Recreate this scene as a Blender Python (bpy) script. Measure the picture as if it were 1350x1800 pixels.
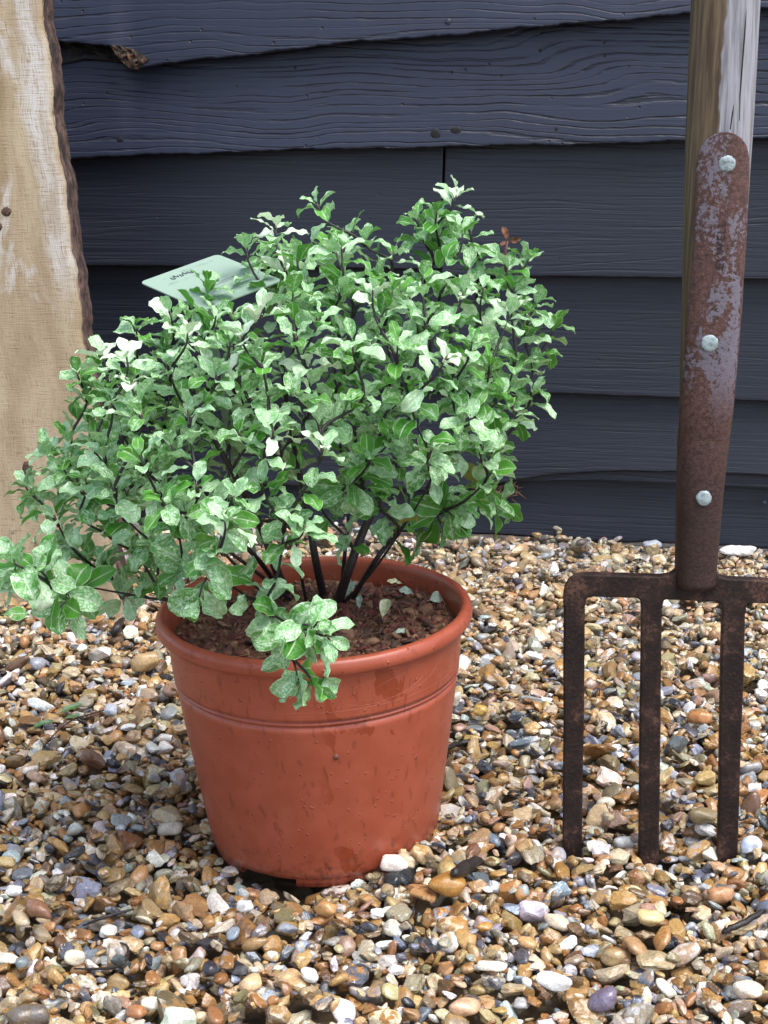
import bpy, math, random
import numpy as np
from mathutils import Vector, Matrix, noise as mnoise

for o in list(bpy.data.objects):
    bpy.data.objects.remove(o)
S = bpy.context.scene
COL = S.collection
R = math.radians
random.seed(7)
rng = np.random.default_rng(11)

# ------------------------------------------------------------------ camera
PITCH = 16.4
FPX = 2700.0            # focal length in photo pixels (1350 x 1800)
CH = 0.5372             # camera height
ct, st = math.cos(R(PITCH)), math.sin(R(PITCH))
cam = bpy.data.cameras.new('camera')
camo = bpy.data.objects.new('camera', cam)
COL.objects.link(camo)
cam.sensor_fit = 'VERTICAL'
cam.sensor_height = 24.0
cam.lens = FPX / 1800.0 * 24.0
cam.clip_start = 0.02
cam.clip_end = 500
camo.location = (0, 0, CH)
camo.rotation_euler = (R(90 - PITCH), 0, 0)
S.camera = camo

# ------------------------------------------------------------------ sky, sun, exposure
SUN_DIR = Vector((0.36, -0.24, 1.0)).normalized()
w = bpy.data.worlds.new('World')
S.world = w
w.use_nodes = True
wn = w.node_tree
wn.nodes.clear()
wo = wn.nodes.new('ShaderNodeOutputWorld')
bg = wn.nodes.new('ShaderNodeBackground')
sky = wn.nodes.new('ShaderNodeTexSky')
hs = wn.nodes.new('ShaderNodeHueSaturation')
sky.sky_type = 'NISHITA'
sky.sun_disc = False
sky.sun_elevation = math.asin(SUN_DIR.z)
sky.sun_rotation = math.atan2(SUN_DIR.x, SUN_DIR.y)
sky.air_density = 1.0
sky.dust_density = 2.0
hs.inputs['Saturation'].default_value = 0.70
bg.inputs['Strength'].default_value = 0.105
wn.links.new(sky.outputs[0], hs.inputs['Color'])
wn.links.new(hs.outputs[0], bg.inputs[0])
wn.links.new(bg.outputs[0], wo.inputs[0])
sl = bpy.data.lights.new('sun', 'SUN')
sl.energy = 1.35
sl.angle = R(45)
sl.color = (1.0, 0.97, 0.925)
slo = bpy.data.objects.new('sun', sl)
COL.objects.link(slo)
slo.rotation_euler = (-SUN_DIR).to_track_quat('-Z', 'Y').to_euler()
S.view_settings.view_transform = 'Standard'
S.view_settings.look = 'None'
S.view_settings.gamma = 1.0
S.view_settings.use_curve_mapping = False
S.view_settings.exposure = 1.68

# ------------------------------------------------------------------ helpers
def ray(px, py):
    u = (px - 675) / FPX
    v = (900 - py) / FPX
    return Vector((u, ct + v * st, -st + v * ct))

CAM = Vector((0, 0, CH))

def atY(px, py, Y):
    d = ray(px, py)
    return CAM + d * (Y / d.y)

def atZ(px, py, Z=0.0):
    d = ray(px, py)
    return CAM + d * ((Z - CH) / d.z)

def onplane(px, py, p0, n):
    d = ray(px, py)
    return CAM + d * ((p0 - CAM).dot(n) / d.dot(n))

def mesh_np(name, V, F, mat=None, parent=None, attrs=None, smooth=True, uv=None, mats=None, mat_idx=None):
    """V (n,3); F either (m,k) array or list of face tuples"""
    me = bpy.data.meshes.new(name)
    V = np.asarray(V, dtype=np.float32)
    if isinstance(F, np.ndarray):
        m, k = F.shape
        me.vertices.add(len(V))
        me.vertices.foreach_set('co', V.ravel())
        me.loops.add(m * k)
        me.loops.foreach_set('vertex_index', F.astype(np.int32).ravel())
        me.polygons.add(m)
        me.polygons.foreach_set('loop_start', np.arange(0, m * k, k, dtype=np.int32))
        me.update(calc_edges=True)
    else:
        me.from_pydata([tuple(v) for v in V], [], [tuple(f) for f in F])
        me.update()
    if smooth:
        me.polygons.foreach_set('use_smooth', np.ones(len(me.polygons), dtype=bool))
    for an, (kind, data) in (attrs or {}).items():
        a = me.attributes.new(an, kind, 'POINT')
        data = np.asarray(data, dtype=np.float32)
        a.data.foreach_set('color' if kind == 'FLOAT_COLOR' else ('vector' if kind == 'FLOAT_VECTOR' else 'value'), data.ravel())
    if uv is not None:
        ul = me.uv_layers.new(name='UVMap')
        li = np.empty(len(me.loops), dtype=np.int32)
        me.loops.foreach_get('vertex_index', li)
        ul.data.foreach_set('uv', np.asarray(uv, dtype=np.float32)[li].ravel())
    for mm in (mats or ([mat] if mat else [])):
        me.materials.append(mm)
    if mat_idx is not None:
        me.polygons.foreach_set('material_index', np.asarray(mat_idx, dtype=np.int32))
    o = bpy.data.objects.new(name, me)
    COL.objects.link(o)
    if parent:
        o.parent = parent
    return o

def thing(name, label, cat, loc=(0, 0, 0), group=None):
    o = bpy.data.objects.new(name, None)
    o.empty_display_size = 0.05
    COL.objects.link(o)
    o.location = loc
    o['label'] = label
    o['category'] = cat
    if group:
        o['group'] = group
    return o

def tag(o, label, cat, group=None):
    o['label'] = label
    o['category'] = cat
    if group:
        o['group'] = group
    return o

def keep(o, parent):
    """parent without moving"""
    o.parent = parent
    o.matrix_parent_inverse = Matrix.Translation(parent.location).inverted()
    return o

class Geo:
    def __init__(s):
        s.v = []; s.f = []
    def tube(s, pts, rad, n=8, cap=True):
        pts = [Vector(p) for p in pts]
        if not hasattr(rad, '__len__'):
            rad = [rad] * len(pts)
        b = len(s.v)
        ref = Vector((0.31, 0.87, 0.13)).normalized()
        for i, p in enumerate(pts):
            t = (pts[min(i + 1, len(pts) - 1)] - pts[max(i - 1, 0)])
            if t.length < 1e-9:
                t = Vector((0, 0, 1))
            t.normalize()
            a = ref - t * ref.dot(t)
            if a.length < 1e-3:
                a = t.orthogonal()
            a.normalize()
            ref = a
            c = t.cross(a)
            for k in range(n):
                th = 2 * math.pi * k / n
                s.v.append(p + (a * math.cos(th) + c * math.sin(th)) * rad[i])
        for i in range(len(pts) - 1):
            for k in range(n):
                k2 = (k + 1) % n
                s.f.append((b + i * n + k, b + i * n + k2, b + (i + 1) * n + k2, b + (i + 1) * n + k))
        if cap:
            s.f.append(tuple(b + k for k in reversed(range(n))))
            e = b + (len(pts) - 1) * n
            s.f.append(tuple(e + k for k in range(n)))
    def lathe(s, prof, n=96, a0=0.0, a1=2 * math.pi):
        b = len(s.v)
        full = abs(a1 - a0 - 2 * math.pi) < 1e-6
        cols = n if full else n + 1
        for k in range(cols):
            th = a0 + (a1 - a0) * k / n
            for r, z in prof:
                s.v.append(Vector((r * math.cos(th), r * math.sin(th), z)))
        m = len(prof)
        for k in range(n):
            k2 = (k + 1) % cols if full else k + 1
            for i in range(m - 1):
                s.f.append((b + k * m + i, b + k2 * m + i, b + k2 * m + i + 1, b + k * m + i + 1))
    def prism(s, poly_a, poly_b):
        b = len(s.v); n = len(poly_a)
        s.v += [Vector(p) for p in poly_a] + [Vector(p) for p in poly_b]
        s.f.append(tuple(b + i for i in range(n)))
        s.f.append(tuple(b + n + i for i in reversed(range(n))))
        for i in range(n):
            j = (i + 1) % n
            s.f.append((b + j, b + i, b + n + i, b + n + j))
    def build(s, name, mat, parent=None, smooth=True):
        return mesh_np(name, np.array([tuple(v) for v in s.v]), s.f, mat, parent, smooth=smooth)

# ---- node helpers
class NT:
    def __init__(s, name):
        s.m = bpy.data.materials.new(name)
        s.m.use_nodes = True
        s.t = s.m.node_tree
        s.t.nodes.clear()
        s.out = s.t.nodes.new('ShaderNodeOutputMaterial')
    def n(s, typ, props=None, **ins):
        nd = s.t.nodes.new('ShaderNode' + typ)
        for k, v in (props or {}).items():
            setattr(nd, k, v)
        for k, v in ins.items():
            key = int(k[1:]) if k[0] == 'i' and k[1:].isdigit() else k.replace('_', ' ')
            s.set(nd.inputs[key], v)
        return nd
    def set(s, sock, v):
        if isinstance(v, bpy.types.NodeSocket):
            s.t.links.new(v, sock)
        else:
            if isinstance(v, tuple) and len(v) == 3 and sock.type == 'RGBA':
                v = v + (1,)
            sock.default_value = v
    def math(s, op, a, b=0.0, c=0.0, clamp=False):
        nd = s.t.nodes.new('ShaderNodeMath')
        nd.operation = op
        nd.use_clamp = clamp
        s.set(nd.inputs[0], a); s.set(nd.inputs[1], b); s.set(nd.inputs[2], c)
        return nd.outputs[0]
    def mix(s, f, a, b, mode='MIX'):
        nd = s.t.nodes.new('ShaderNodeMix')
        nd.data_type = 'RGBA'
        nd.blend_type = mode
        s.set(nd.inputs[0], f); s.set(nd.inputs[6], a); s.set(nd.inputs[7], b)
        return nd.outputs[2]
    def ramp(s, f, lo, hi, a=0.0, b=1.0):
        nd = s.t.nodes.new('ShaderNodeMapRange')
        nd.interpolation_type = 'SMOOTHSTEP'
        s.set(nd.inputs[0], f); s.set(nd.inputs[1], lo); s.set(nd.inputs[2], hi); s.set(nd.inputs[3], a); s.set(nd.inputs[4], b)
        return nd.outputs[0]
    def noise(s, vec, scale, detail=3.0, rough=0.55, dist=0.0):
        nd = s.n('TexNoise', Vector=vec, Scale=scale, Detail=detail, Roughness=rough, Distortion=dist)
        return nd.outputs[0]
    def scale(s, vec, sc, off=(0, 0, 0)):
        nd = s.n('Mapping', Vector=vec, Scale=sc, Location=off)
        return nd.outputs[0]
    def attr(s, name, out='Color'):
        return s.n('Attribute', {'attribute_name': name}).outputs[out]
    def bump(s, h, dist=0.001, strength=1.0, normal=None):
        nd = s.n('Bump', Height=h, Distance=dist, Strength=strength)
        if normal is not None:
            s.set(nd.inputs['Normal'], normal)
        return nd.outputs[0]
    def finish(s, **kw):
        p = s.n('BsdfPrincipled')
        for k, v in kw.items():
            s.set(p.inputs[k.replace('_', ' ')], v)
        s.t.links.new(p.outputs[0], s.out.inputs[0])
        return s.m

def simple_mat(name, col, rough=0.6, nscale=120, var=0.35, bump=0.0005, spec=0.5):
    t = NT(name)
    co = t.n('TexCoord').outputs['Object']
    f = t.noise(co, nscale, 5)
    c = t.mix(t.ramp(f, 0.3, 0.7), tuple(x * (1 - var) for x in col), tuple(min(1, x * (1 + var)) for x in col))
    return t.finish(Base_Color=c, Roughness=rough, Specular_IOR_Level=spec, Normal=t.bump(f, bump))

# ------------------------------------------------------------------ layout
RT = 1.066
D = 0.22
PX, PY = -0.0426, 1.0057     # pot base centre
PZ = 0.0
PH = 0.1750
TILT = R(-2.0)
G0 = atZ(870, 942)           # wall foot
WA = R(9.0)
WS = Vector((math.cos(WA), -math.sin(WA), 0))
WN = Vector((-math.sin(WA), -math.cos(WA), 0))
F0 = atZ(1143, 1500)         # fork foot
FA = R(5.0); FL = R(3.0)
FS = Vector((math.cos(FA), -math.sin(FA), 0))
FU = (Vector((0, 0, 1)) * math.cos(FL) + Vector((math.sin(FA), math.cos(FA), 0)) * math.sin(FL)).normalized()
FN = FS.cross(FU) * 1.0
if FN.y > 0:
    FN = -FN
def fk(px, py, d=0.0):
    return onplane(px, py, F0 + FN * d, FN)
POST0 = atZ(60, 1079)

# ================================================================== SETTING: ground
t = NT('ground_earth')
co = t.n('TexCoord').outputs['Object']
vv = t.n('TexVoronoi', Vector=co, Scale=90.0)
cc = t.mix(t.noise(vv.outputs['Color'], 3.0), (0.06, 0.04, 0.022), (0.20, 0.14, 0.08))
m_ground = t.finish(Base_Color=cc, Roughness=0.7, Normal=t.bump(vv.outputs['Distance'], 0.004))
g = mesh_np('ground', [(-60, -60, -0.020), (60, -60, -0.020), (60, 60, -0.020), (-60, 60, -0.020)], [(0, 1, 2, 3)], m_ground, smooth=False)
g['kind'] = 'structure'

# ================================================================== gravel
def ico(sub):
    import bmesh
    bm = bmesh.new()
    bmesh.ops.create_icosphere(bm, subdivisions=sub, radius=1.0)
    V = np.array([v.co[:] for v in bm.verts]); F = np.array([[v.index for v in f.verts] for f in bm.faces])
    bm.free()
    return V, F

def rock_radius(Dv, r):
    n = int(r.integers(9, 18))
    N = r.normal(size=(n, 3)); N /= np.linalg.norm(N, axis=1)[:, None]
    # antipodal-ish cover so it stays closed
    N = np.concatenate([N, -N[: n // 2], np.eye(3), -np.eye(3)])
    h = r.uniform(0.68, 1.0, len(N))
    h[-6:] = r.uniform(0.85, 1.05, 6)
    p = float([6, 16, 26, 40, 40][int(r.integers(5))])
    if p > 20:
        n = int(r.integers(6, 12))
        N = r.normal(size=(n, 3)); N /= np.linalg.norm(N, axis=1)[:, None]
        N = np.concatenate([N, -N[: n // 2] + r.normal(0, 0.3, (n // 2, 3)), np.eye(3), -np.eye(3)])
        N /= np.linalg.norm(N, axis=1)[:, None]
        h = r.uniform(0.55, 1.0, len(N)); h[-6:] = r.uniform(0.85, 1.15, 6)
    q = np.maximum(Dv @ N.T, 0) / h
    rr_ = np.minimum((np.sum(q ** p, axis=1)) ** (-1 / p), 1.45)
    k = r.normal(size=(3, 3)) * 2.2
    rr_ = rr_ * (1 + 0.07 * np.sin(Dv @ k[0] + 1) + 0.05 * np.sin(Dv @ k[1] * 1.7))
    return rr_, p > 20

NVAR = 70
ROCK = {}; FLAT = {}
for sub in (2, 3):
    Dv, Fv = ico(sub)
    out = []
    for i in range(NVAR):
        r = np.random.default_rng(100 + i)
        rr, ang_ = rock_radius(Dv, r)
        out.append(Dv * rr[:, None]); FLAT[i] = ang_
    ROCK[sub] = (out, Fv)

PAL = np.array([
    (0.37, 0.180, 0.050), (0.43, 0.245, 0.080), (0.27, 0.125, 0.036), (0.48, 0.315, 0.130), (0.55, 0.41, 0.23),
    (0.64, 0.53, 0.37), (0.76, 0.70, 0.60), (0.84, 0.83, 0.81), (0.38, 0.40, 0.44), (0.22, 0.25, 0.33),
    (0.11, 0.115, 0.14), (0.035, 0.036, 0.045), (0.16, 0.085, 0.038), (0.20, 0.15, 0.080), (0.42, 0.25, 0.165), (0.33, 0.285, 0.20)])
PW = np.array([1.55, 1.7, 1.1, 1.4, 1.1, 1.0, 0.8, 0.65, 0.8, 0.6, 0.65, 0.65, 0.9, 1.0, 0.4, 0.9])
PW = PW / PW.sum()

# hand-placed stones: px, py, long radius px, aspect, colour, lift
HAND = [(787, 1585, 33, 0.75, (0.40, 0.20, 0.05)), (572, 1613, 26, 0.6, (0.46, 0.24, 0.09)), (440, 1748, 20, 0.95, (0.62, 0.42, 0.24)),
        (661, 1512, 19, 0.85, (0.78, 0.70, 0.52)), (663, 1613, 14, 0.8, (0.86, 0.84, 0.80)), (648, 1640, 20, 0.5, (0.06, 0.06, 0.07)),
        (970, 1745, 40, 0.38, (0.88, 0.87, 0.85)), (998, 1725, 21, 0.45, (0.05, 0.05, 0.06)), (1140, 1635, 28, 0.8, (0.66, 0.50, 0.25)),
        (1078, 1690, 26, 0.6, (0.34, 0.24, 0.12)), (1060, 1778, 27, 0.8, (0.16, 0.13, 0.19)), (1230, 1275, 21, 0.7, (0.42, 0.19, 0.07)),
        (1232, 1455, 26, 0.75, (0.33, 0.25, 0.13)), (1268, 1578, 22, 0.7, (0.50, 0.26, 0.13)), (1312, 1745, 26, 0.8, (0.72, 0.62, 0.50)),
        (72, 1240, 22, 0.5, (0.70, 0.73, 0.70)), (158, 1228, 16, 0.75, (0.24, 0.17, 0.07)), (26, 1340, 23, 0.55, (0.20, 0.13, 0.06)),
        (195, 1260, 15, 0.9, (0.48, 0.52, 0.60)), (255, 1178, 27, 0.6, (0.45, 0.30, 0.15)), (430, 1602, 18, 0.9, (0.88, 0.87, 0.86)),
        (190, 1625, 17, 0.85, (0.82, 0.80, 0.72)), (25, 1580, 18, 0.85, (0.88, 0.87, 0.87)), (265, 1770, 20, 0.8, (0.74, 0.68, 0.55)),
        (240, 1790, 19, 0.8, (0.40, 0.18, 0.08)), (1145, 965, 20, 0.8, (0.45, 0.49, 0.56)), (845, 1260, 17, 0.8, (0.58, 0.38, 0.10)),
        (1000, 1660, 19, 0.5, (0.88, 0.87, 0.86)), (865, 1728, 26, 0.4, (0.84, 0.80, 0.70)), (815, 1782, 28, 0.7, (0.58, 0.36, 0.22)),
        (300, 1450, 22, 0.8, (0.5, 0.45, 0.36)), (850, 1640, 14, 0.8, (0.44, 0.22, 0.06)), (1298, 968, 26, 0.45, (0.85, 0.82, 0.78)),
        (545, 1740, 16, 0.9, (0.70, 0.70, 0.66)), (1170, 1735, 17, 0.8, (0.62, 0.60, 0.50)), (70, 1640, 26, 0.6, (0.24, 0.12, 0.07))]

CELL = 0.0016
X0, X1, Y0, Y1 = -0.82, 0.82, 0.66, 1.90
GX = int((X1 - X0) / CELL); GY = int((Y1 - Y0) / CELL)
Hm = np.full((GY, GX), -0.020, dtype=np.float64)
Id = np.full((GY, GX), -1, dtype=np.int32)

def level(x, y):
    v = 0.0035 * math.sin(x * 17 + 1.3) * math.cos(y * 13 + 0.4) + 0.002 * math.sin(x * 41 + y * 29)
    d = math.hypot(x - (PX + 0.07), y - (PY - 0.045))
    v += 0.011 * math.exp(-(d / 0.035) ** 2)
    d = math.hypot(x - (PX - 0.06), y - (PY - 0.06))
    v -= 0.006 * math.exp(-(d / 0.05) ** 2)
    d = math.hypot(x - (PX - 0.005), y - (PY - 0.085))
    v -= 0.0095 * math.exp(-(d / 0.045) ** 2)
    return v

tine_px = [(1008, 1485), (1143, 1503), (1281, 1503), (1421, 1512)]
tine_xy = [fk(px, py) for px, py in tine_px]

def blocked(x, y, rad):
    if math.hypot(x - PX, y - PY) < 0.0790 + rad * 0.55:
        return True
    for p in tine_xy:
        if abs(x - p.x) < 0.0068 + rad * 0.6 and abs(y - p.y) < 0.007 + rad * 0.6:
            return True
    w_ = (Vector((x, y, 0)) - G0).dot(WN)
    if w_ < 0.012 + rad * 0.2:
        return True
    return False

stones = []   # x,y,z,a,b,c,yaw,colour idx or rgb, seed
def drop(x, y, a, b, c, yaw, col):
    i0, i1 = int((x - a - X0) / CELL), int((x + a - X0) / CELL) + 1
    j0, j1 = int((y - a - Y0) / CELL), int((y + a - Y0) / CELL) + 1
    if i0 < 0 or j0 < 0 or i1 >= GX or j1 >= GY:
        return
    xs = X0 + (np.arange(i0, i1) + 0.5) * CELL - x
    ys = (Y0 + (np.arange(j0, j1) + 0.5) * CELL - y)[:, None]
    cy, sy = math.cos(yaw), math.sin(yaw)
    q = 1 - ((xs * cy + ys * sy) / a) ** 2 - ((-xs * sy + ys * cy) / b) ** 2
    msk = q > 0
    if not msk.any():
        return
    hgt = c * np.sqrt(np.maximum(q, 0))
    sub = Hm[j0:j1, i0:i1]
    need = (sub + hgt)[msk]
    k = int(0.80 * (len(need) - 1))
    z = np.partition(need, k)[k]
    top = z + hgt
    up = msk & (top > sub)
    sub[up] = top[up]
    Id[j0:j1, i0:i1][up] = len(stones)
    stones.append((x, y, z, a, b, c, yaw, col))

NS = 112000
rx = rng.uniform(0, 1, (NS, 5)); ry = rng.uniform(0, 1, (NS, 5))
szs = np.clip(np.exp(rng.normal(math.log(0.0037), 0.43, NS)), 0.0013, 0.0115)
bas = rng.uniform(0.50, 0.95, NS); cas = rng.uniform(0.28, 0.66, NS); yaws = rng.uniform(0, 2 * math.pi, NS)
cols = rng.choice(len(PAL), NS, p=PW)
for i in range(NS):
    best = None
    for k in range(5):
        y = Y0 + 0.012 + ry[i, k] * (Y1 - Y0 - 0.024)
        hw = min(0.80, 0.22 + 0.28 * y)
        x = (rx[i, k] * 2 - 1) * hw
        if blocked(x, y, szs[i]):
            continue
        hh = Hm[int((y - Y0) / CELL), int((x - X0) / CELL)] - level(x, y)
        if best is None or hh < best[0]:
            best = (hh, x, y)
    if best is None or best[0] > 0.0005:
        continue
    a = szs[i]
    drop(best[1], best[2], a, a * bas[i], a * cas[i], yaws[i], int(cols[i]))
for (px, py, rp, asp, colr) in HAND:
    p = atZ(px, py + rp * 0.3, 0.004)
    a = rp * (p - CAM).length / FPX
    drop(p.x, p.y, a, a * asp, a * min(asp, 0.62), random.uniform(-0.4, 0.4), colr)

own = np.bincount(Id[Id >= 0].ravel(), minlength=len(stones))
idx = [i for i in range(len(stones)) if own[i] >= 3]
Vs, Fs, C1, C2, SD, SM, DR = [], [], [], [], [], [], []
base = 0
for i in idx:
    x, y, z, a, b, c, yaw, col = stones[i]
    hand = not isinstance(col, int)
    sub = 3 if (y < 1.30 or hand) else 2
    var, Fv = ROCK[sub]
    vi = (i * 37) % NVAR
    while hand and FLAT[vi]:
        vi = (vi + 1) % NVAR
    v = var[vi]
    ax, ay = rng.normal(0, 0.45, 2) * (0.3 if hand else 1)
    Rm = np.array((Matrix.Rotation(yaw, 3, 'Z') @ Matrix.Rotation(ax, 3, 'X') @ Matrix.Rotation(ay, 3, 'Y')))
    vv_ = (v * (a * 1.1, b * 1.1, c * 1.1)) @ Rm.T + (x, y, z)
    Vs.append(vv_); Fs.append(Fv + base); base += len(v)
    SM.append(np.full(len(Fv), (hand and col[0] < 0.6) or not FLAT[(i * 37) % NVAR]))
    c1 = np.array(col) if hand else PAL[col]
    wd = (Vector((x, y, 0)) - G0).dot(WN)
    near_wall = max(0.0, 1 - wd / 0.45)
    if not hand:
        c1 = np.clip(((c1 * 0.9 + c1.mean() * 0.1) * (1 - 0.28 * near_wall) + 0.28 * near_wall * np.array((0.72, 0.62, 0.47))) * rng.uniform(0.62, 1.12) * (1 + rng.normal(0, 0.05, 3)), 0.02, 0.9)  # stones turn paler and creamier towards the wall
    u = rng.uniform()
    if hand or u < 0.55:
        c2 = c1 * rng.uniform(0.7, 1.15)
    elif u < 0.82:
        c2 = PAL[rng.choice(len(PAL), p=PW)] * 0.5 + c1 * 0.5
    else:
        c2 = PAL[rng.choice(len(PAL), p=PW)]
    n_ = len(v)
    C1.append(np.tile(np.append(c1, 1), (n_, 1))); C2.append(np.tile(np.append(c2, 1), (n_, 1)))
    SD.append(np.full(n_, rng.uniform(0, 30)))
t = NT('wet_flint')
co = t.n('TexCoord').outputs['Object']
sd = t.attr('seed', 'Fac')
off = t.n('VectorMath', {'operation': 'ADD'}, i0=co, i1=t.n('CombineXYZ', X=sd, Y=sd, Z=sd).outputs[0]).outputs[0]
n1 = t.noise(off, 150.0, 3, 0.55, 0.6)
n2 = t.noise(off, 700.0, 3, 0.6)
c = t.mix(t.ramp(n1, 0.47, 0.58), t.attr('col_a'), t.attr('col_b'))
c = t.mix(1.0, c, t.n('CombineColor', Red=t.ramp(n2, 0.25, 0.75, 0.72, 1.12), Green=t.ramp(n2, 0.25, 0.75, 0.7, 1.12), Blue=t.ramp(n2, 0.25, 0.75, 0.66, 1.12)).outputs[0], 'MULTIPLY')
m_flint = t.finish(Base_Color=c, Roughness=t.ramp(n1, 0.3, 0.7, 0.12, 0.32), Specular_IOR_Level=0.6, Normal=t.bump(n2, 0.0005, 0.6))
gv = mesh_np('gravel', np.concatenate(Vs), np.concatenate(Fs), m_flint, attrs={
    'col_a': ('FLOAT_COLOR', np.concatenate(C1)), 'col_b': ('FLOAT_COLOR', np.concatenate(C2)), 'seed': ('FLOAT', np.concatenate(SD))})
gv.data.polygons.foreach_set('use_smooth', np.concatenate(SM).astype(bool))
gv['kind'] = 'stuff'
gv['label'] = 'wet mixed brown, cream and grey pea shingle covering the ground'
gv['category'] = 'gravel'
print('stones', len(stones), 'kept', len(idx), 'verts', base)
del Vs, Fs, C1, C2, SD

def gz(x, y):
    i, j = int((x - X0) / CELL), int((y - Y0) / CELL)
    i = min(max(i, 1), GX - 2); j = min(max(j, 1), GY - 2)
    return float(Hm[j - 1:j + 2, i - 1:i + 2].max())

# ================================================================== weatherboard wall
def board_mat(name, rough_sawn):
    t = NT(name)
    uv = t.n('UVMap', {'uv_map': 'UVMap'}).outputs[0]
    sep = t.n('SeparateXYZ', Vector=uv)
    s_, z_ = sep.outputs[0], sep.outputs[1]
    w1 = t.noise(t.scale(uv, (4.5, 9.0, 1)), 1.0, 2, 0.45, 0.25)
    w2 = t.noise(t.scale(uv, (2.0, 2.6, 1), (3.1, 7.7, 0)), 1.0, 1)
    amp = 0.046 if rough_sawn else 0.03
    zz = t.math('ADD', z_, t.math('MULTIPLY', t.math('SUBTRACT', w1, 0.5), amp))
    zz = t.math('ADD', zz, t.math('MULTIPLY', t.math('SUBTRACT', w2, 0.5), 0.05))
    fine = t.noise(t.n('CombineXYZ', X=t.math('MULTIPLY', s_, 6.0), Y=t.math('MULTIPLY', z_, 420.0), Z=3.0).outputs[0], 1.0, 4, 0.6)
    pits = t.n('TexVoronoi', Vector=t.scale(uv, (1.0, 1.0, 1.0)), Scale=75.0)
    pit = t.ramp(pits.outputs['Distance'], 0.06, 0.14, 1.0, 0.0)
    psel = t.math('GREATER_THAN', t.n('SeparateColor', Color=pits.outputs['Color']).outputs[0], 0.82)
    pit = t.math('MULTIPLY', pit, psel)
    mask = t.ramp(t.noise(t.scale(uv, (2.2, 6.0, 1), (9, 2, 0)), 1.0, 2), 0.35, 0.6)
    ringn = t.noise(t.n('CombineXYZ', X=t.math('MULTIPLY', s_, 2.0), Y=t.math('MULTIPLY', zz, 45.0), Z=0.0).outputs[0], 1.0, 2.0, 0.6)
    wob = t.noise(t.scale(uv, (40, 160, 1)), 1.0, 2)
    phs = t.math('ADD', t.math('ADD', t.math('MULTIPLY', zz, 118.0), t.math('MULTIPLY', ringn, 2.6)), t.math('MULTIPLY', wob, 0.35))
    ridge = t.math('ABSOLUTE', t.math('SUBTRACT', t.math('FRACT', phs), 0.5))
    brk = t.noise(t.scale(uv, (9, 70, 1), (5, 5, 0)), 1.0, 3, 0.6)
    groove = t.math('MULTIPLY', t.ramp(ridge, 0.03, 0.17, 1.0, 0.0), t.ramp(brk, 0.38, 0.58, 0.15, 1.0))
    groove = t.math('MULTIPLY', groove, t.math('ADD', t.math('MULTIPLY', mask, 0.75), 0.25))
    k = 1.0 if rough_sawn else 0.22
    h = t.math('SUBTRACT', t.math('MULTIPLY', fine, 0.38 if rough_sawn else 0.6), t.math('MULTIPLY', groove, k * 0.9))
    h = t.math('SUBTRACT', h, t.math('MULTIPLY', pit, 1.0 if rough_sawn else 0.25))
    worn = t.ramp(fine, 0.60, 0.80)
    c = t.mix(t.noise(t.scale(uv, (3, 9, 1)), 1.0, 4), *(((0.0080, 0.0118, 0.0270), (0.0175, 0.0238, 0.0500)) if rough_sawn else ((0.0036, 0.0054, 0.0122), (0.0086, 0.0118, 0.0245))))
    c = t.mix(t.math('MULTIPLY', groove, 0.85 * k), c, (0.004, 0.004, 0.006))
    c = t.mix(t.math('MULTIPLY', pit, 0.9 * k), c, (0.003, 0.003, 0.003))
    c = t.mix(t.math('MULTIPLY', worn, 0.5), c, (0.055, 0.062, 0.08))
    return t.finish(Base_Color=c, Roughness=t.ramp(fine, 0.3, 0.7, 0.40, 0.58), Specular_IOR_Level=0.5, Normal=t.bump(h, 0.0012, 0.9))
m_sawn = board_mat('black_sawn_board', True)
m_plane = board_mat('black_planed_board', False)
m_dark = simple_mat('wall_backing', (0.008, 0.008, 0.01), 0.8)  # even near-black colour for the wall backing

wall = thing('weatherboard_wall', 'black painted timber weatherboard wall with waney overlapping boards behind the pot', 'wall', G0)

def wall_sz(px, py, d):
    p = onplane(px, py, G0 + WN * d, WN)
    return (p - G0).dot(WS), p.z

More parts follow.
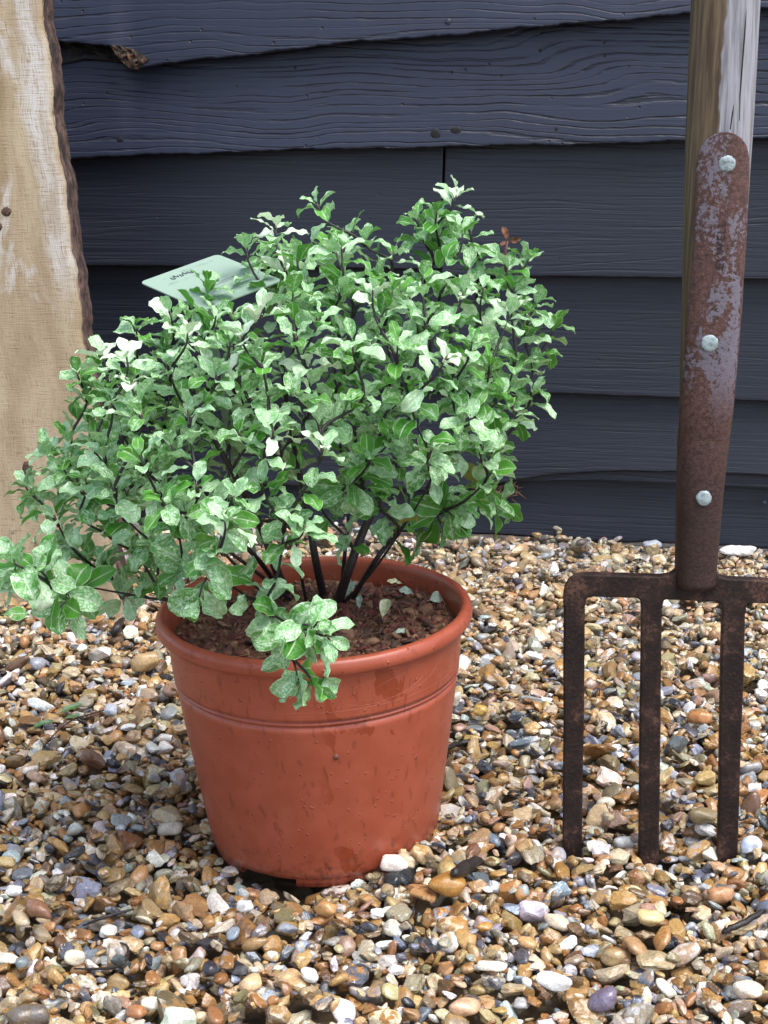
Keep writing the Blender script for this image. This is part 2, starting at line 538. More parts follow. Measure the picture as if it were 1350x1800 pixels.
DB = 0.034
def board(edge, top_edge, mat, s_lo, s_hi, seed, d_bot=DB, d_top=0.005, ns=420, nz=26, thick=0.015, fray=0.0008):
    """edge, top_edge: lists of (s,z) polylines"""
    es = np.array(edge); tsx = np.array(top_edge)
    ss = np.linspace(s_lo, s_hi, ns)
    zb = np.interp(ss, es[:, 0], es[:, 1])
    r = np.random.default_rng(seed)
    ph = r.uniform(0, 6, 6)
    zb = zb + fray * sum(np.sin(ss * f + p) / (1 + k * 0.4) for k, (f, p) in enumerate(zip((31, 77, 143, 260, 410, 700), ph)))
    zt = np.interp(ss, tsx[:, 0], tsx[:, 1]) + 0.028
    rows = [0.0, 0.012, 0.03] + list(np.linspace(0.06, 1, nz))
    V = []; UV = []
    # back of bottom edge, then front rows
    def P(s, z, d):
        q = WS * s + WN * d
        return (q.x, q.y, z - G0.z)
    for j in range(ns):
        V.append(P(ss[j], zb[j] + 0.002, d_bot - thick)); UV.append((ss[j] + seed * 1.7, zb[j] + seed * 0.37))
        V.append(P(ss[j], zb[j] - 0.0003, d_bot - 0.0022)); UV.append((ss[j] + seed * 1.7, zb[j] + seed * 0.37))
        for f in rows:
            z = zb[j] + (zt[j] - zb[j]) * f
            d = d_bot + (d_top - d_bot) * f
            if f == 0.0:
                d -= 0.0004
            V.append(P(ss[j], z + (0.0012 if f == 0.0 else 0), d)); UV.append((ss[j] + seed * 1.7, z + seed * 0.37))
    m = len(rows) + 2
    I = np.arange(ns - 1)[:, None] * m + np.arange(m - 1)[None, :]
    F = np.stack([I, I + m, I + m + 1, I + 1], -1).reshape(-1, 4)
    V = np.array(V)
    # end faces close the board's sides
    nb = len(V)
    o = mesh_np('board', V, F, mat, wall, uv=np.array(UV))
    md = o.modifiers.new('thickness', 'SOLIDIFY'); md.thickness = 0.002; md.offset = -1
    return o

def poly(pts, d=DB):
    return [wall_sz(px, py, d) for px, py in pts]
E0 = poly([(-300, -110), (600, -140), (1650, -190)])
E1 = poly([(-300, 66), (60, 71), (110, 73), (150, 76), (192, 79), (205, 95), (214, 108), (224, 118), (234, 124), (262, 118), (300, 111), (450, 94), (600, 77), (780, 62), (1000, 43), (1200, 24), (1350, 14), (1650, -8)])
E2 = poly([(-300, 292), (130, 279), (300, 271), (450, 266), (600, 262), (770, 259), (1000, 254), (1200, 249), (1350, 243), (1650, 232)])
E3a = poly([(-300, 462), (165, 467), (450, 470), (790, 474)])
E3b = poly([(760, 484), (900, 486), (1200, 489), (1350, 492), (1650, 498)])
E3t = poly([(-300, 462), (165, 467), (775, 473), (778, 484), (1200, 489), (1350, 492), (1650, 498)])
E4 = poly([(-300, 679), (165, 682), (950, 692), (1195, 700), (1350, 707), (1650, 718)])
E5 = poly([(-300, 850), (300, 852), (600, 855), (800, 866), (840, 858), (870, 851), (900, 846), (950, 838), (1000, 833), (1100, 829), (1200, 830), (1290, 834), (1350, 838), (1650, 848)])
E5s = poly([(-300, 866), (600, 868), (900, 846), (1060, 844), (1200, 850), (1350, 858), (1650, 872)], 0.030)
E6 = poly([(-300, 925), (560, 932), (800, 937), (870, 941), (1000, 950), (1200, 957), (1350, 965), (1650, 978)], 0.024)
sj = wall_sz(776, 300, DB)[0]
SL, SR = -0.95, 0.80
board(E1, E0, m_sawn, SL, SR, 3, fray=0.0007)
board(E2, E1, m_sawn, SL, SR, 8, fray=0.0006)
board(E3a, E2, m_plane, SL, sj - 0.0012, 12, fray=0.0002)
board(E3b, E2, m_plane, sj + 0.0012, SR, 14, fray=0.0002)
board(E4, E3t, m_plane, SL, SR, 17, fray=0.0003)
board(E5, E4, m_plane, SL, SR, 21, fray=0.0003)
board(E6, E5, m_plane, SL, SR, 25, d_bot=0.024, d_top=0.002, fray=0.0004)
# straight strip behind the wavy edge of the fifth board
board(E5s, [(s, z - 0.006) for s, z in E5s], m_plane, wall_sz(845, 850, DB)[0], SR, 31, d_bot=0.0300, d_top=0.0285, nz=4, thick=0.008, fray=0.0002)
# boards above the frame
ztop = 0.90
prev = E0
for k in range(8):
    nxt = [(s, z + 0.16) for s, z in prev]
    board(prev, nxt, m_sawn if k % 2 else m_plane, SL, SR, 40 + k, ns=60, nz=6, fray=0.0004)
    prev = nxt
# solid backing of the wall
gb = Geo()
def wp(s, z, d):
    q = WS * s + WN * d
    return Vector((q.x, q.y, z))
gb.prism([wp(SL, 0.02, -0.01), wp(SR, 0.02, -0.01), wp(SR, 2.2, -0.01), wp(SL, 2.2, -0.01)],
         [wp(SL, 0.02, -0.06), wp(SR, 0.02, -0.06), wp(SR, 2.2, -0.06), wp(SL, 2.2, -0.06)])
gb.build('backing', m_dark, wall, smooth=False)

# raw broken wood under the top board
t = NT('raw_broken_wood')
co = t.n('TexCoord').outputs['Object']
f = t.noise(t.scale(co, (220, 220, 60)), 1.0, 4)
m_raw = t.finish(Base_Color=t.mix(t.ramp(f, 0.4, 0.68), (0.010, 0.008, 0.006), (0.105, 0.052, 0.022)), Roughness=0.8, Normal=t.bump(f, 0.003))
def chip(pts, d0, d1, name, mat):
    n = 12
    V = []; F = []
    # displaced patch built as a fan grid from polygon between edge lists
    top, bot = pts
    m = 6
    for i in range(n):
        fx = i / (n - 1)
        a = np.interp(fx, np.linspace(0, 1, len(top)), [p[0] for p in top]), np.interp(fx, np.linspace(0, 1, len(top)), [p[1] for p in top])
        b = np.interp(fx, np.linspace(0, 1, len(bot)), [p[0] for p in bot]), np.interp(fx, np.linspace(0, 1, len(bot)), [p[1] for p in bot])
        for j in range(m):
            fy = j / (m - 1)
            px, py = a[0] + (b[0] - a[0]) * fy, a[1] + (b[1] - a[1]) * fy
            edge_ = min(fx, 1 - fx, fy, 1 - fy) < 0.01
            d = d0 + (d1 - d0) * fy + (0 if edge_ else random.uniform(-0.003, 0.003))
            V.append(onplane(px, py, G0 + WN * d, WN) - G0)
    for i in range(n - 1):
        for j in range(m - 1):
            a = i * m + j
            F.append((a, a + 1, a + m + 1, a + m))
    o = mesh_np(name, np.array([tuple(v) for v in V]), F, mat, wall, smooth=False)
    md = o.modifiers.new('thickness', 'SOLIDIFY'); md.thickness = 0.004; md.offset = -1
    return o
chip(([(192, 77), (215, 82), (240, 90), (262, 104)], [(205, 97), (216, 110), (228, 120), (240, 121)]), 0.0340, 0.0352, 'broken_edge', m_raw)
t = NT('dark_broken_wood')
co = t.n('TexCoord').outputs['Object']
f = t.noise(t.scale(co, (120, 120, 90)), 1.0, 4)
m_broken_dark = t.finish(Base_Color=t.mix(t.ramp(f, 0.5, 0.8), (0.006, 0.006, 0.008), (0.035, 0.022, 0.012)), Roughness=0.75, Normal=t.bump(f, 0.004))  # brown-black wood set back in the chipped board edge
chip(([(40, 66), (110, 70), (150, 73), (196, 80)], [(40, 112), (110, 112), (150, 102), (214, 108)]), 0.012, 0.018, 'broken_edge', m_broken_dark)

# knots, nails on boards
m_black = simple_mat('knot_black', (0.004, 0.004, 0.005), 0.6)
m_paint = simple_mat('black_paint_bead', (0.022, 0.028, 0.044), 0.45)
def wall_blob(px, py, rp, d, mat, name, flat=0.35, asp=1.0, ang=0.0):
    c = onplane(px, py, G0 + WN * d, WN)
    r_ = rp * (c - CAM).length / FPX
    Dv, Fv = ico(3)
    q = []
    for v in Dv:
        k = 1 + 0.22 * mnoise.noise(Vector(v) * 1.7 + Vector((px, py, 0)))
        a_, b_ = v[0] * asp * k, v[2] * k
        a_, b_ = a_ * math.cos(ang) - b_ * math.sin(ang), a_ * math.sin(ang) + b_ * math.cos(ang)
        q.append(c + WS * (a_ * r_) + WN * (v[1] * r_ * flat) + Vector((0, 0, b_ * r_)) - G0)
    return mesh_np(name, np.array([tuple(v) for v in q]), Fv, mat, wall)
def board_d(py, py_bot, px_span=235.0, d_bot=DB, d_top=0.005):
    return d_bot + (d_top - d_bot) * min(1, max(0, (py_bot - py) / px_span))
wall_blob(766, 236, 9, board_d(236, 258) + 0.0003, m_black, 'knot', 0.12, 0.9, 0.4)
wall_blob(801, 230, 7, board_d(230, 258) + 0.0003, m_black, 'knot', 0.15, 1.3)
wall_blob(978, 227, 4, board_d(227, 254) + 0.0003, m_black, 'knot', 0.12, 0.7)
wall_blob(211, 246, 4, board_d(246, 275) + 0.0003, m_black, 'knot', 0.12, 1.4)
wall_blob(253, 37, 3, board_d(37, 119) + 0.0003, m_black, 'knot', 0.12)
for (px, py, pb) in ((788, 38, 61), (740, 302, 473), (790, 303, 484), (1343, 884, 965)):
    wall_blob(px, py, 5.0 if py < 100 else 4.2, board_d(py, pb) + 0.0006, m_paint, 'nail_head', 0.45)
# painted-over oval knot right of the joint: ring of beads
kr = random.Random(5)
for k in range(26):
    a = 2 * math.pi * k / 26 + kr.uniform(-.1, .1)
    rr = kr.uniform(0.85, 1.05)
    x_, y_ = 15 * math.cos(a) * rr, 27 * math.sin(a) * rr
    px = 852 + x_ * math.cos(0.5) + y_ * math.sin(0.5) * -1
    py = 350 + x_ * math.sin(0.5) + y_ * math.cos(0.5)
    if k % 2 == 0:
        wall_blob(px, py, kr.uniform(1.6, 2.6), board_d(py, 485) + 0.0003, m_paint, 'paint_bead', 0.5, 1.5, a)

# straw tuft caught under the fifth board
m_straw = simple_mat('straw', (0.16, 0.085, 0.05), 0.8)
gt = Geo()
kr = random.Random(3)
c0 = onplane(880, 862, G0 + WN * 0.030, WN)
for k in range(46):
    p = c0 + WS * kr.uniform(-0.020, 0.020) + Vector((0, 0, kr.uniform(-0.009, 0.008))) + WN * kr.uniform(-0.004, 0.006)
    dv = WS * kr.uniform(-1, 1) + Vector((0, 0, kr.uniform(-0.6, 0.5))) + WN * kr.uniform(-0.4, 0.5)
    dv = dv.normalized() * kr.uniform(0.006, 0.016)
    mid = p + dv * 0.5 + Vector((0, 0, kr.uniform(-0.003, 0.002)))
    gt.tube([p, mid, p + dv], [0.0006, 0.0005, 0.0002], 5)
tag(gt.build('straw_tuft', m_straw), 'small tuft of dry brown straw caught under a black wall board', 'straw')

# ================================================================== timber slab at left
t = NT('sawn_oak')
uv = t.n('UVMap', {'uv_map': 'UVMap'}).outputs[0]     # metres: x across from right edge, y up
sep = t.n('SeparateXYZ', Vector=uv)
ux, uy = sep.outputs[0], sep.outputs[1]
big = t.noise(t.scale(uv, (14, 4.0, 1)), 1.0, 4, 0.55, 0.5)
mid = t.noise(t.scale(uv, (45, 9, 1), (4, 1, 0)), 1.0, 4, 0.6, 0.4)
hor = t.noise(t.scale(uv, (60, 720, 1)), 1.0, 3, 0.65, 0.3)
ver = t.noise(t.scale(uv, (760, 45, 1)), 1.0, 3, 0.65, 0.3)
hatch = t.math('MULTIPLY', t.math('ADD', hor, ver), 0.5)
c = t.mix(t.ramp(mid, 0.3, 0.7), (0.315, 0.235, 0.145), (0.425, 0.34, 0.225))
# pale bleached band near the right edge in the upper half
d1 = t.math('SUBTRACT', t.math('ADD', ux, t.math('MULTIPLY', t.math('SUBTRACT', big, 0.5), 0.060)), 0.015)
band = t.ramp(t.math('ABSOLUTE', d1), 0.004, 0.016, 1.0, 0.0)
up = t.ramp(uy, 0.30, 0.36)
band = t.math('MULTIPLY', band, up)
spl = t.math('MULTIPLY', t.ramp(t.noise(t.scale(uv, (26, 10, 1), (1.3, 8.8, 0)), 1.0, 4, 0.6, 0.8), 0.56, 0.66), t.ramp(uy, 0.24, 0.34))
pale = t.math('MAXIMUM', band, t.math('MULTIPLY', spl, 0.95))
c = t.mix(t.math('MULTIPLY', pale, t.math('MULTIPLY', t.ramp(hatch, 0.38, 0.6, 0.35, 0.95), t.ramp(mid, 0.36, 0.58, 0.35, 0.95))), c, (0.55, 0.53, 0.51))
# wet brown zone
wet = t.math('MULTIPLY', t.ramp(t.noise(t.scale(uv, (20, 3.0, 1), (7.0, 2.0, 0)), 1.0, 3, 0.5, 0.6), 0.5, 0.6), t.ramp(uy, 0.28, 0.40))
wet = t.math('MULTIPLY', wet, t.math('SUBTRACT', 1.0, pale))
c = t.mix(t.math('MULTIPLY', wet, 0.55), c, (0.22, 0.15, 0.070))
dirt = t.math('MULTIPLY', t.ramp(t.noise(t.scale(uv, (90, 90, 1)), 1.0, 5, 0.7), 0.52, 0.7), t.ramp(uy, 0.18, 0.04))
c = t.mix(t.math('MULTIPLY', dirt, 0.8), c, (0.05, 0.035, 0.022))
c = t.mix(t.math('MULTIPLY', t.ramp(hatch, 0.48, 0.36), 0.7), c, (0.19, 0.125, 0.065))
m_oak = t.finish(Base_Color=c, Roughness=0.75, Specular_IOR_Level=0.3, Normal=t.bump(hatch, 0.0012, 0.8))
t = NT('bark')
co = t.n('TexCoord').outputs['Object']
f = t.noise(t.scale(co, (160, 160, 45)), 1.0, 5, 0.65)
m_bark = t.finish(Base_Color=t.mix(t.ramp(f, 0.35, 0.68), (0.020, 0.011, 0.009), (0.120, 0.070, 0.055)), Roughness=0.85, Normal=t.bump(f, 0.004))

PA = R(7.0); PL = R(7.5)
PS = Vector((math.cos(PA), -math.sin(PA), 0))
PU = (Vector((0, 0, 1)) * math.cos(PL) + Vector((math.sin(PA), math.cos(PA), 0)) * math.sin(PL)).normalized()
PN = PS.cross(PU)
if PN.y > 0: PN = -PN
slab = thing('timber_slab', 'upright sawn pale timber slab with bark on its right edge beside the pot', 'timber post', POST0)
def po(px, py):
    return onplane(px, py, POST0, PN)
redge = [(78, -180), (92, 0), (98, 60), (105, 110), (112, 200), (126, 300), (134, 350), (143, 420), (152, 500), (161, 570), (172, 640), (184, 720), (196, 800), (206, 880), (216, 960), (226, 1040), (232, 1100)]
def pl(p):
    q = p - POST0
    return q.dot(PS), q.dot(PU)
re_ = [pl(po(*p)) for p in redge]
hs_ = np.array([p[1] for p in re_]); xs_ = np.array([p[0] for p in re_])
o_ = np.argsort(hs_); hs_ = hs_[o_]; xs_ = xs_[o_]
zz = np.linspace(-0.03, 0.66, 150)
xr = np.interp(zz, hs_, xs_) - 0.0085 + 0.0012 * np.sin(zz * 60 + 1) + 0.0008 * np.sin(zz * 150) + 0.0004 * np.sin(zz * 430)
TH = 0.022
BK = 0.020      # width of bark strip turning back
V = []; UV = []
nx = 40
for j, z in enumerate(zz):
    xrj = xr[j]
    for i in range(nx):
        x = -0.34 + (xrj + 0.34) * i / (nx - 1)
        q = PS * x + PU * z
        V.append(q); UV.append((xrj - x, z))
    # left/back closing column omitted: slab back
I = np.arange(len(zz) - 1)[:, None] * nx + np.arange(nx - 1)[None, :]
F = np.stack([I, I + 1, I + nx + 1, I + nx], -1).reshape(-1, 4)
o = mesh_np('sawn_face', np.array([tuple(v) for v in V]), F, m_oak, slab, uv=np.array(UV))
md = o.modifiers.new('thickness', 'SOLIDIFY'); md.thickness = TH; md.offset = -1
# bark strip: rough wrap over right side
V = []; nb_ = 9
for j, z in enumerate(zz):
    for i in range(nb_):
        f = i / (nb_ - 1)
        # from front edge outwards and round to the back
        out_ = 0.0030 * math.sin(min(1, f * 1.6) * math.pi / 2)
        back = 0.0006 - f ** 1.3 * TH * 1.0
        rgh = 0.0008 * mnoise.noise(Vector((f * 5, z * 34, 1.0))) + 0.0016 * mnoise.noise(Vector((f * 11, z * 120, 4.0))) + 0.0010 * mnoise.noise(Vector((f * 20, z * 380, 9.0)))
        if i == 0: rgh = 0; out_ = -0.0004; back = 0.0003
        q = PS * (xr[j] + out_ + rgh) + PU * z + PN * (back + rgh * 0.5 * (i > 0))
        V.append(q)
I = np.arange(len(zz) - 1)[:, None] * nb_ + np.arange(nb_ - 1)[None, :]
F = np.stack([I, I + 1, I + nb_ + 1, I + nb_], -1).reshape(-1, 4)
mesh_np('bark_edge', np.array([tuple(v) for v in V]), F, m_bark, slab)
def slab_knot(px, py, rp, asp):
    c = po(px, py) - POST0
    r_ = rp * 1.5 / FPX
    Dv, Fv = ico(3)
    q = []
    for v in Dv:
        k = 1 + 0.3 * mnoise.noise(Vector(v) * 2 + Vector((px, 0, 0)))
        q.append(c + PS * (v[0] * r_ * k) + PU * (v[2] * r_ * asp * k) + PN * (v[1] * 0.0012))
    mesh_np('knot', np.array([tuple(v) for v in q]), Fv, m_knot, slab)
m_knot = simple_mat('oak_knot', (0.07, 0.035, 0.018), 0.7, 400, 0.7, 0.001)
slab_knot(11, 372, 9, 0.9); slab_knot(48, 832, 10, 2.2); slab_knot(-2, 398, 6, 1.3)

# ================================================================== plant pot
t = NT('terracotta_plastic')
co = t.n('TexCoord').outputs['Object']
sep = t.n('SeparateXYZ', Vector=co)
n1 = t.noise(co, 60, 4)
n2 = t.noise(co, 900, 2)
wetn = t.noise(t.scale(co, (26, 26, 12), (0.3, 0.1, 0.4)), 1.0, 4, 0.55, 0.6)
wetp = t.math('MULTIPLY', t.ramp(wetn, 0.60, 0.612), t.ramp(sep.outputs[0], -0.005, 0.02))
drops = t.n('TexVoronoi', Vector=t.scale(co, (1, 1, 0.75)), Scale=310.0)
sel = t.math('GREATER_THAN', t.n('SeparateColor', Color=drops.outputs['Color']).outputs[1], 0.86)
drp = t.math('MULTIPLY', t.ramp(drops.outputs['Distance'], 0.12, 0.32, 1.0, 0.0), sel)
str_ = t.noise(t.n('CombineXYZ', X=t.math('MULTIPLY', sep.outputs[0], 210.0), Y=t.math('MULTIPLY', sep.outputs[1], 210.0), Z=t.math('MULTIPLY', t.math('ADD', sep.outputs[2], t.math('MULTIPLY', sep.outputs[0], 0.5)), 80.0)).outputs[0], 1.0, 2)
streak = t.ramp(str_, 0.62, 0.66)
c = t.mix(t.ramp(n1, 0.3, 0.7), (0.305, 0.065, 0.032), (0.350, 0.080, 0.042))
c = t.mix(t.math('MULTIPLY', wetp, 0.75), c, (0.225, 0.040, 0.015))
c = t.mix(t.math('MULTIPLY', streak, 0.42), c, (0.15, 0.028, 0.014))
dirt = t.math('MULTIPLY', t.ramp(t.noise(co, 140, 5, 0.7), 0.48, 0.68), t.ramp(sep.outputs[2], 0.038, 0.004))
c = t.mix(t.math('MULTIPLY', dirt, 0.85), c, (0.03, 0.018, 0.012))
hgt = t.math('ADD', t.math('MULTIPLY', drp, 1.0), t.math('MULTIPLY', n2, 0.05))
rgh = t.math('SUBTRACT', 0.36, t.math('MULTIPLY', t.math('MAXIMUM', wetp, drp), 0.22))
m_pot = t.finish(Base_Color=c, Roughness=rgh, Specular_IOR_Level=0.45, Normal=t.bump(hgt, 0.0007, 0.8))

pot = thing('plant_pot', 'round terracotta coloured plastic plant pot wet with rain, holding the shrub', 'plant pot', (PX, PY, PZ))
pot.rotation_euler = (0, TILT, 0)
HT = PH
def wall_r(z):       # outside radius by height
    if z > HT - 0.045:
        return 0.1000 + (z - (HT - 0.045)) / 0.045 * 0.0035
    return 0.0805 + (0.0990 - 0.0805) * (z / (HT - 0.049)) ** 0.92
zs = list(np.linspace(0.0065, HT - 0.0500, 26))
prof = [(0.0, 0.0085), (0.070, 0.0085), (0.0775, 0.0062), (0.0795, 0.0058)]
prof += [(wall_r(z), z) for z in zs]
zb0 = HT - 0.0495
prof += [(0.0974, zb0), (0.0974, zb0 + 0.0013), (0.0994, zb0 + 0.0017), (0.0997, zb0 + 0.0028), (0.0982, zb0 + 0.0033), (0.0982, zb0 + 0.0042), (0.1000, zb0 + 0.0048)]
prof += [(wall_r(z), z) for z in np.linspace(HT - 0.0425, HT - 0.0120, 8)]
# rolled lip
prof += [(0.1040, HT - 0.0105), (0.1062, HT - 0.0112), (0.1086, HT - 0.0106), (0.1098, HT - 0.0088), (0.1100, HT - 0.0062), (0.1096, HT - 0.0036), (0.1084, HT - 0.0014), (0.1066, HT - 0.0003), (0.1046, HT - 0.0001), (0.1028, HT - 0.0010), (0.1017, HT - 0.0030), (0.1012, HT - 0.0070)]
prof += [(0.1008, HT - 0.012), (0.0998, HT - 0.03), (0.0975, HT - 0.05), (0.093, HT - 0.08)]
gp = Geo(); gp.lathe(prof, 160)
gp.build('pot_body', m_pot, pot)
# foot ring in segments, with drainage gaps between them
gf = Geo()
for a0, a1 in ((-102, -27), (-21, 40), (48, 105), (112, 152), (160, 226)):
    gf.lathe([(0.0755, 0.0087), (0.0755, 0.0), (0.0798, 0.0), (0.0803, 0.0064)], 24, R(a0), R(a1))
    for a in (a0, a1):
        b = len(gf.v)
        for r_, z_ in ((0.0755, 0.0087), (0.0755, 0.0), (0.0798, 0.0), (0.0803, 0.0064)):
            gf.v.append(Vector((r_ * math.cos(R(a)), r_ * math.sin(R(a)), z_)))
        gf.f.append((b, b + 1, b + 2, b + 3))
gf.build('foot_ring', m_pot, pot)
# faint moulded lines round the upper band
ge = Geo()
def onwall(a, z, o=0.0):
    r_ = wall_r(z) + o
    return Vector((r_ * math.cos(a), r_ * math.sin(a), z))
for z_ in (HT - 0.0385, HT - 0.0150):
    ge.tube([onwall(2 * math.pi * k / 160, z_, -0.0001) for k in range(161)], 0.00028, 5, False)
for k in range(9):
    ac = 2 * math.pi * k / 9 + 0.35
    for sgn, ra, rb in ((1, 0.30, 0.0098), (-1, 0.26, 0.0082)):
        pts = []
        for q in range(49):
            th = 2 * math.pi * q / 48
            pts.append(onwall(ac + (0.17 if sgn < 0 else 0) + ra * math.cos(th) + 0.12 * math.sin(th), HT - 0.0268 + rb * math.sin(th), -0.0001))
        ge.tube(pts, 0.00022, 5, False)
ge.build('moulded_line', m_pot, pot)
# injection point and seam
gi = Geo()
gi.tube([onwall(R(-81), 0.103, -0.001), onwall(R(-81), 0.103, 0.0007)], [0.0021, 0.0019], 14)
gi.build('moulding_pip', simple_mat('pip', (0.16, 0.05, 0.03), 0.5), pot)

potM = Matrix.Translation((PX, PY, PZ)) @ Matrix.Rotation(TILT, 4, 'Y')

# ================================================================== compost
SOILZ = HT - 0.0185
m_soil = None
t = NT('coir_compost')
co = t.n('TexCoord').outputs['Object']
f = t.noise(co, 320, 6, 0.7)
f2 = t.noise(co, 60, 3)
c = t.mix(t.ramp(f, 0.3, 0.7), (0.065, 0.027, 0.016), (0.27, 0.125, 0.070))
c = t.mix(t.ramp(f2, 0.55, 0.7), c, (0.11, 0.030, 0.020))
m_soil = t.finish(Base_Color=c, Roughness=0.85, Normal=t.bump(f, 0.003))
t = NT('bark_chip')
c = t.mix(t.noise(t.n('TexCoord').outputs['Object'], 500, 4), t.attr('col_a'), t.mix(0.5, t.attr('col_a'), (0.03, 0.012, 0.008)))
m_chip = t.finish(Base_Color=c, Roughness=0.75)
V = []; F = []
NR, NA = 40, 96
def soil_h(x, y):
    r_ = math.hypot(x, y)
    return SOILZ + 0.006 * math.exp(-((x + 0.02) ** 2 + (y - 0.02) ** 2) / 0.0030) + 0.004 * mnoise.noise(Vector((x * 40, y * 40, 0))) + 0.0035 * mnoise.noise(Vector((x * 110, y * 110, 3)))
for i in range(NR + 1):
    for k in range(NA):
        r_ = 0.1003 * i / NR; a = 2 * math.pi * k / NA
        x, y = r_ * math.cos(a), r_ * math.sin(a)
        V.append((x, y, soil_h(x, y)))
for i in range(NR):
    for k in range(NA):
        F.append((i * NA + k, (i + 1) * NA + k, (i + 1) * NA + (k + 1) % NA, i * NA + (k + 1) % NA))
Vs = [np.array(V)]; Fq = F; ca = [np.tile((0.1, 0.05, 0.03, 1), (len(V), 1))]
base = len(V); F3 = []
mi = [0] * len(F)
rr = np.random.default_rng(5)
var, Fv = ROCK[2]
for k in range(2400):
    r_ = 0.096 * math.sqrt(rr.uniform()); a = rr.uniform(0, 6.283)
    x, y = r_ * math.cos(a), r_ * math.sin(a)
    s_ = math.exp(rr.normal(math.log(0.0022), 0.5)); s_ = min(s_, 0.0075)
    q = Matrix.Rotation(rr.uniform(0, 6), 3, 'Z') @ Matrix.Rotation(rr.normal(0, 0.7), 3, 'X') @ Matrix.Rotation(rr.normal(0, 0.7), 3, 'Y')
    v = (var[k % NVAR] * (s_, s_ * rr.uniform(0.4, 0.9), s_ * rr.uniform(0.25, 0.6))) @ np.array(q).T + (x, y, soil_h(x, y) + s_ * 0.15)
    Vs.append(v)
    cc_ = [(0.22, 0.10, 0.055), (0.15, 0.045, 0.030), (0.08, 0.04, 0.027), (0.32, 0.17, 0.095), (0.17, 0.038, 0.030)][rr.integers(5)]
    ca.append(np.tile(tuple(cc_) + (1,), (len(v), 1)))
    for f_ in Fv: F3.append((f_[0] + base, f_[1] + base, f_[2] + base))
    base += len(v)
mi += [1] * len(F3)
gfib = Geo()
for k in range(420):
    r_ = 0.095 * math.sqrt(rr.uniform()); a = rr.uniform(0, 6.283)
    p = Vector((r_ * math.cos(a), r_ * math.sin(a), 0)); p.z = soil_h(p.x, p.y) + rr.uniform(0.0005, 0.004)
    dv = Vector(rr.normal(size=3)); dv.z *= 0.35; dv = dv.normalized() * rr.uniform(0.004, 0.014)
    sd_ = Vector(rr.normal(size=3)) * 0.002
    gfib.tube([p, p + dv * 0.5 + sd_, p + dv], 0.00022, 4, False)
fv = np.array([tuple(v) for v in gfib.v])
Vs.append(fv); ca.append(np.tile((0.26, 0.15, 0.085, 1), (len(fv), 1)))
Ff = [tuple(i + base for i in f_) for f_ in gfib.f]
mi += [1] * len(Ff)
soil = mesh_np('compost', np.concatenate(Vs), Fq + F3 + Ff, attrs={'col_a': ('FLOAT_COLOR', np.concatenate(ca))}, mats=[m_soil, m_chip], mat_idx=mi)
soil.matrix_world = potM
soil['kind'] = 'stuff'; soil['label'] = 'reddish brown fibrous compost filling the pot'; soil['category'] = 'compost'

# ================================================================== shrub
NU, NVv = 11, 7
def leaf_shape(r, kind=0):
    """unit-length leaf: x along, y across, z up; returns (NU*NVv,3)"""
    ph = r.uniform(0, 6.28); ph2 = r.uniform(0, 6.28)
    wav = r.uniform(0.028, 0.075); fold = r.uniform(0.0, 0.42); curl = r.uniform(0.3, 1.9)
    wid = r.uniform(0.235, 0.315)
    if kind == 1:
        fold *= 1.6; curl = r.uniform(0.1, 0.9); wid *= 0.85
    V = []
    # arc along u
    x, z, ang = 0.0, 0.0, r.uniform(-0.05, 0.25)
    us = np.linspace(0, 1, NU)
    px_, pz_ = 0, 0
    prev = 0
    for i, u in enumerate(us):
        du = u - prev; prev = u
        a = ang - curl * u ** 1.3
        px_ += du * math.cos(a); pz_ += du * math.sin(a)
        uu = max(0, (u - 0.14) / 0.86)
        w_ = wid * (math.sin(math.pi * uu ** 1.15) ** 0.62 if 0 < uu < 1 else 0) + 0.012
        if u >= 0.999: w_ = 0.012
        w_ *= 1 + 0.05 * math.sin(9 * u + ph2)
        na, nz_ = -math.sin(a), math.cos(a)
        for j in range(NVv):
            v = (j - (NVv - 1) / 2) / ((NVv - 1) / 2)
            h = fold * abs(v) * w_ + wav * (v * v) * math.sin(2 * math.pi * 2.4 * u + ph + (1.6 if v > 0 else 0)) * (1 if 0.12 < u else 0)
            V.append((px_ + na * h, v * w_ * (1 - 0.12 * fold), pz_ + nz_ * h))
    return np.array(V)
LV = [leaf_shape(np.random.default_rng(900 + i), i % 2) for i in range(60)]
I = np.arange(NU - 1)[:, None] * NVv + np.arange(NVv - 1)[None, :]
LF = np.stack([I, I + NVv, I + NVv + 1, I + 1], -1).reshape(-1, 4)
LUV = np.array([(u, j / (NVv - 1)) for u in np.linspace(0, 1, NU) for j in range(NVv)])

t = NT('variegated_leaf')
uv = t.n('UVMap', {'uv_map': 'UVMap'}).outputs[0]
sep = t.n('SeparateXYZ', Vector=uv)
sd = t.attr('seed', 'Fac'); pale = t.attr('pale', 'Fac')
vc = t.math('ABSOLUTE', t.math('SUBTRACT', sep.outputs[1], 0.5))
uvs = t.n('CombineXYZ', X=t.math('MULTIPLY', sep.outputs[0], 1.0), Y=t.math('MULTIPLY', sep.outputs[1], 0.62), Z=sd).outputs[0]
mot = t.noise(uvs, 7.5, 4, 0.62, 0.9)
vor = t.n('TexVoronoi', {'feature': 'DISTANCE_TO_EDGE'}, Vector=t.n('VectorMath', {'operation': 'ADD'}, i0=uvs, i1=t.n('CombineXYZ', X=t.math('MULTIPLY', mot, 0.06), Y=t.math('MULTIPLY', mot, 0.08)).outputs[0]).outputs[0], Scale=9.0)
vein = t.ramp(vor.outputs['Distance'], 0.015, 0.13, 1.0, 0.0)
grn = t.mix(t.ramp(t.noise(t.n('CombineXYZ', X=sd).outputs[0], 3.0), 0.35, 0.65), (0.050, 0.195, 0.015), (0.115, 0.345, 0.034))
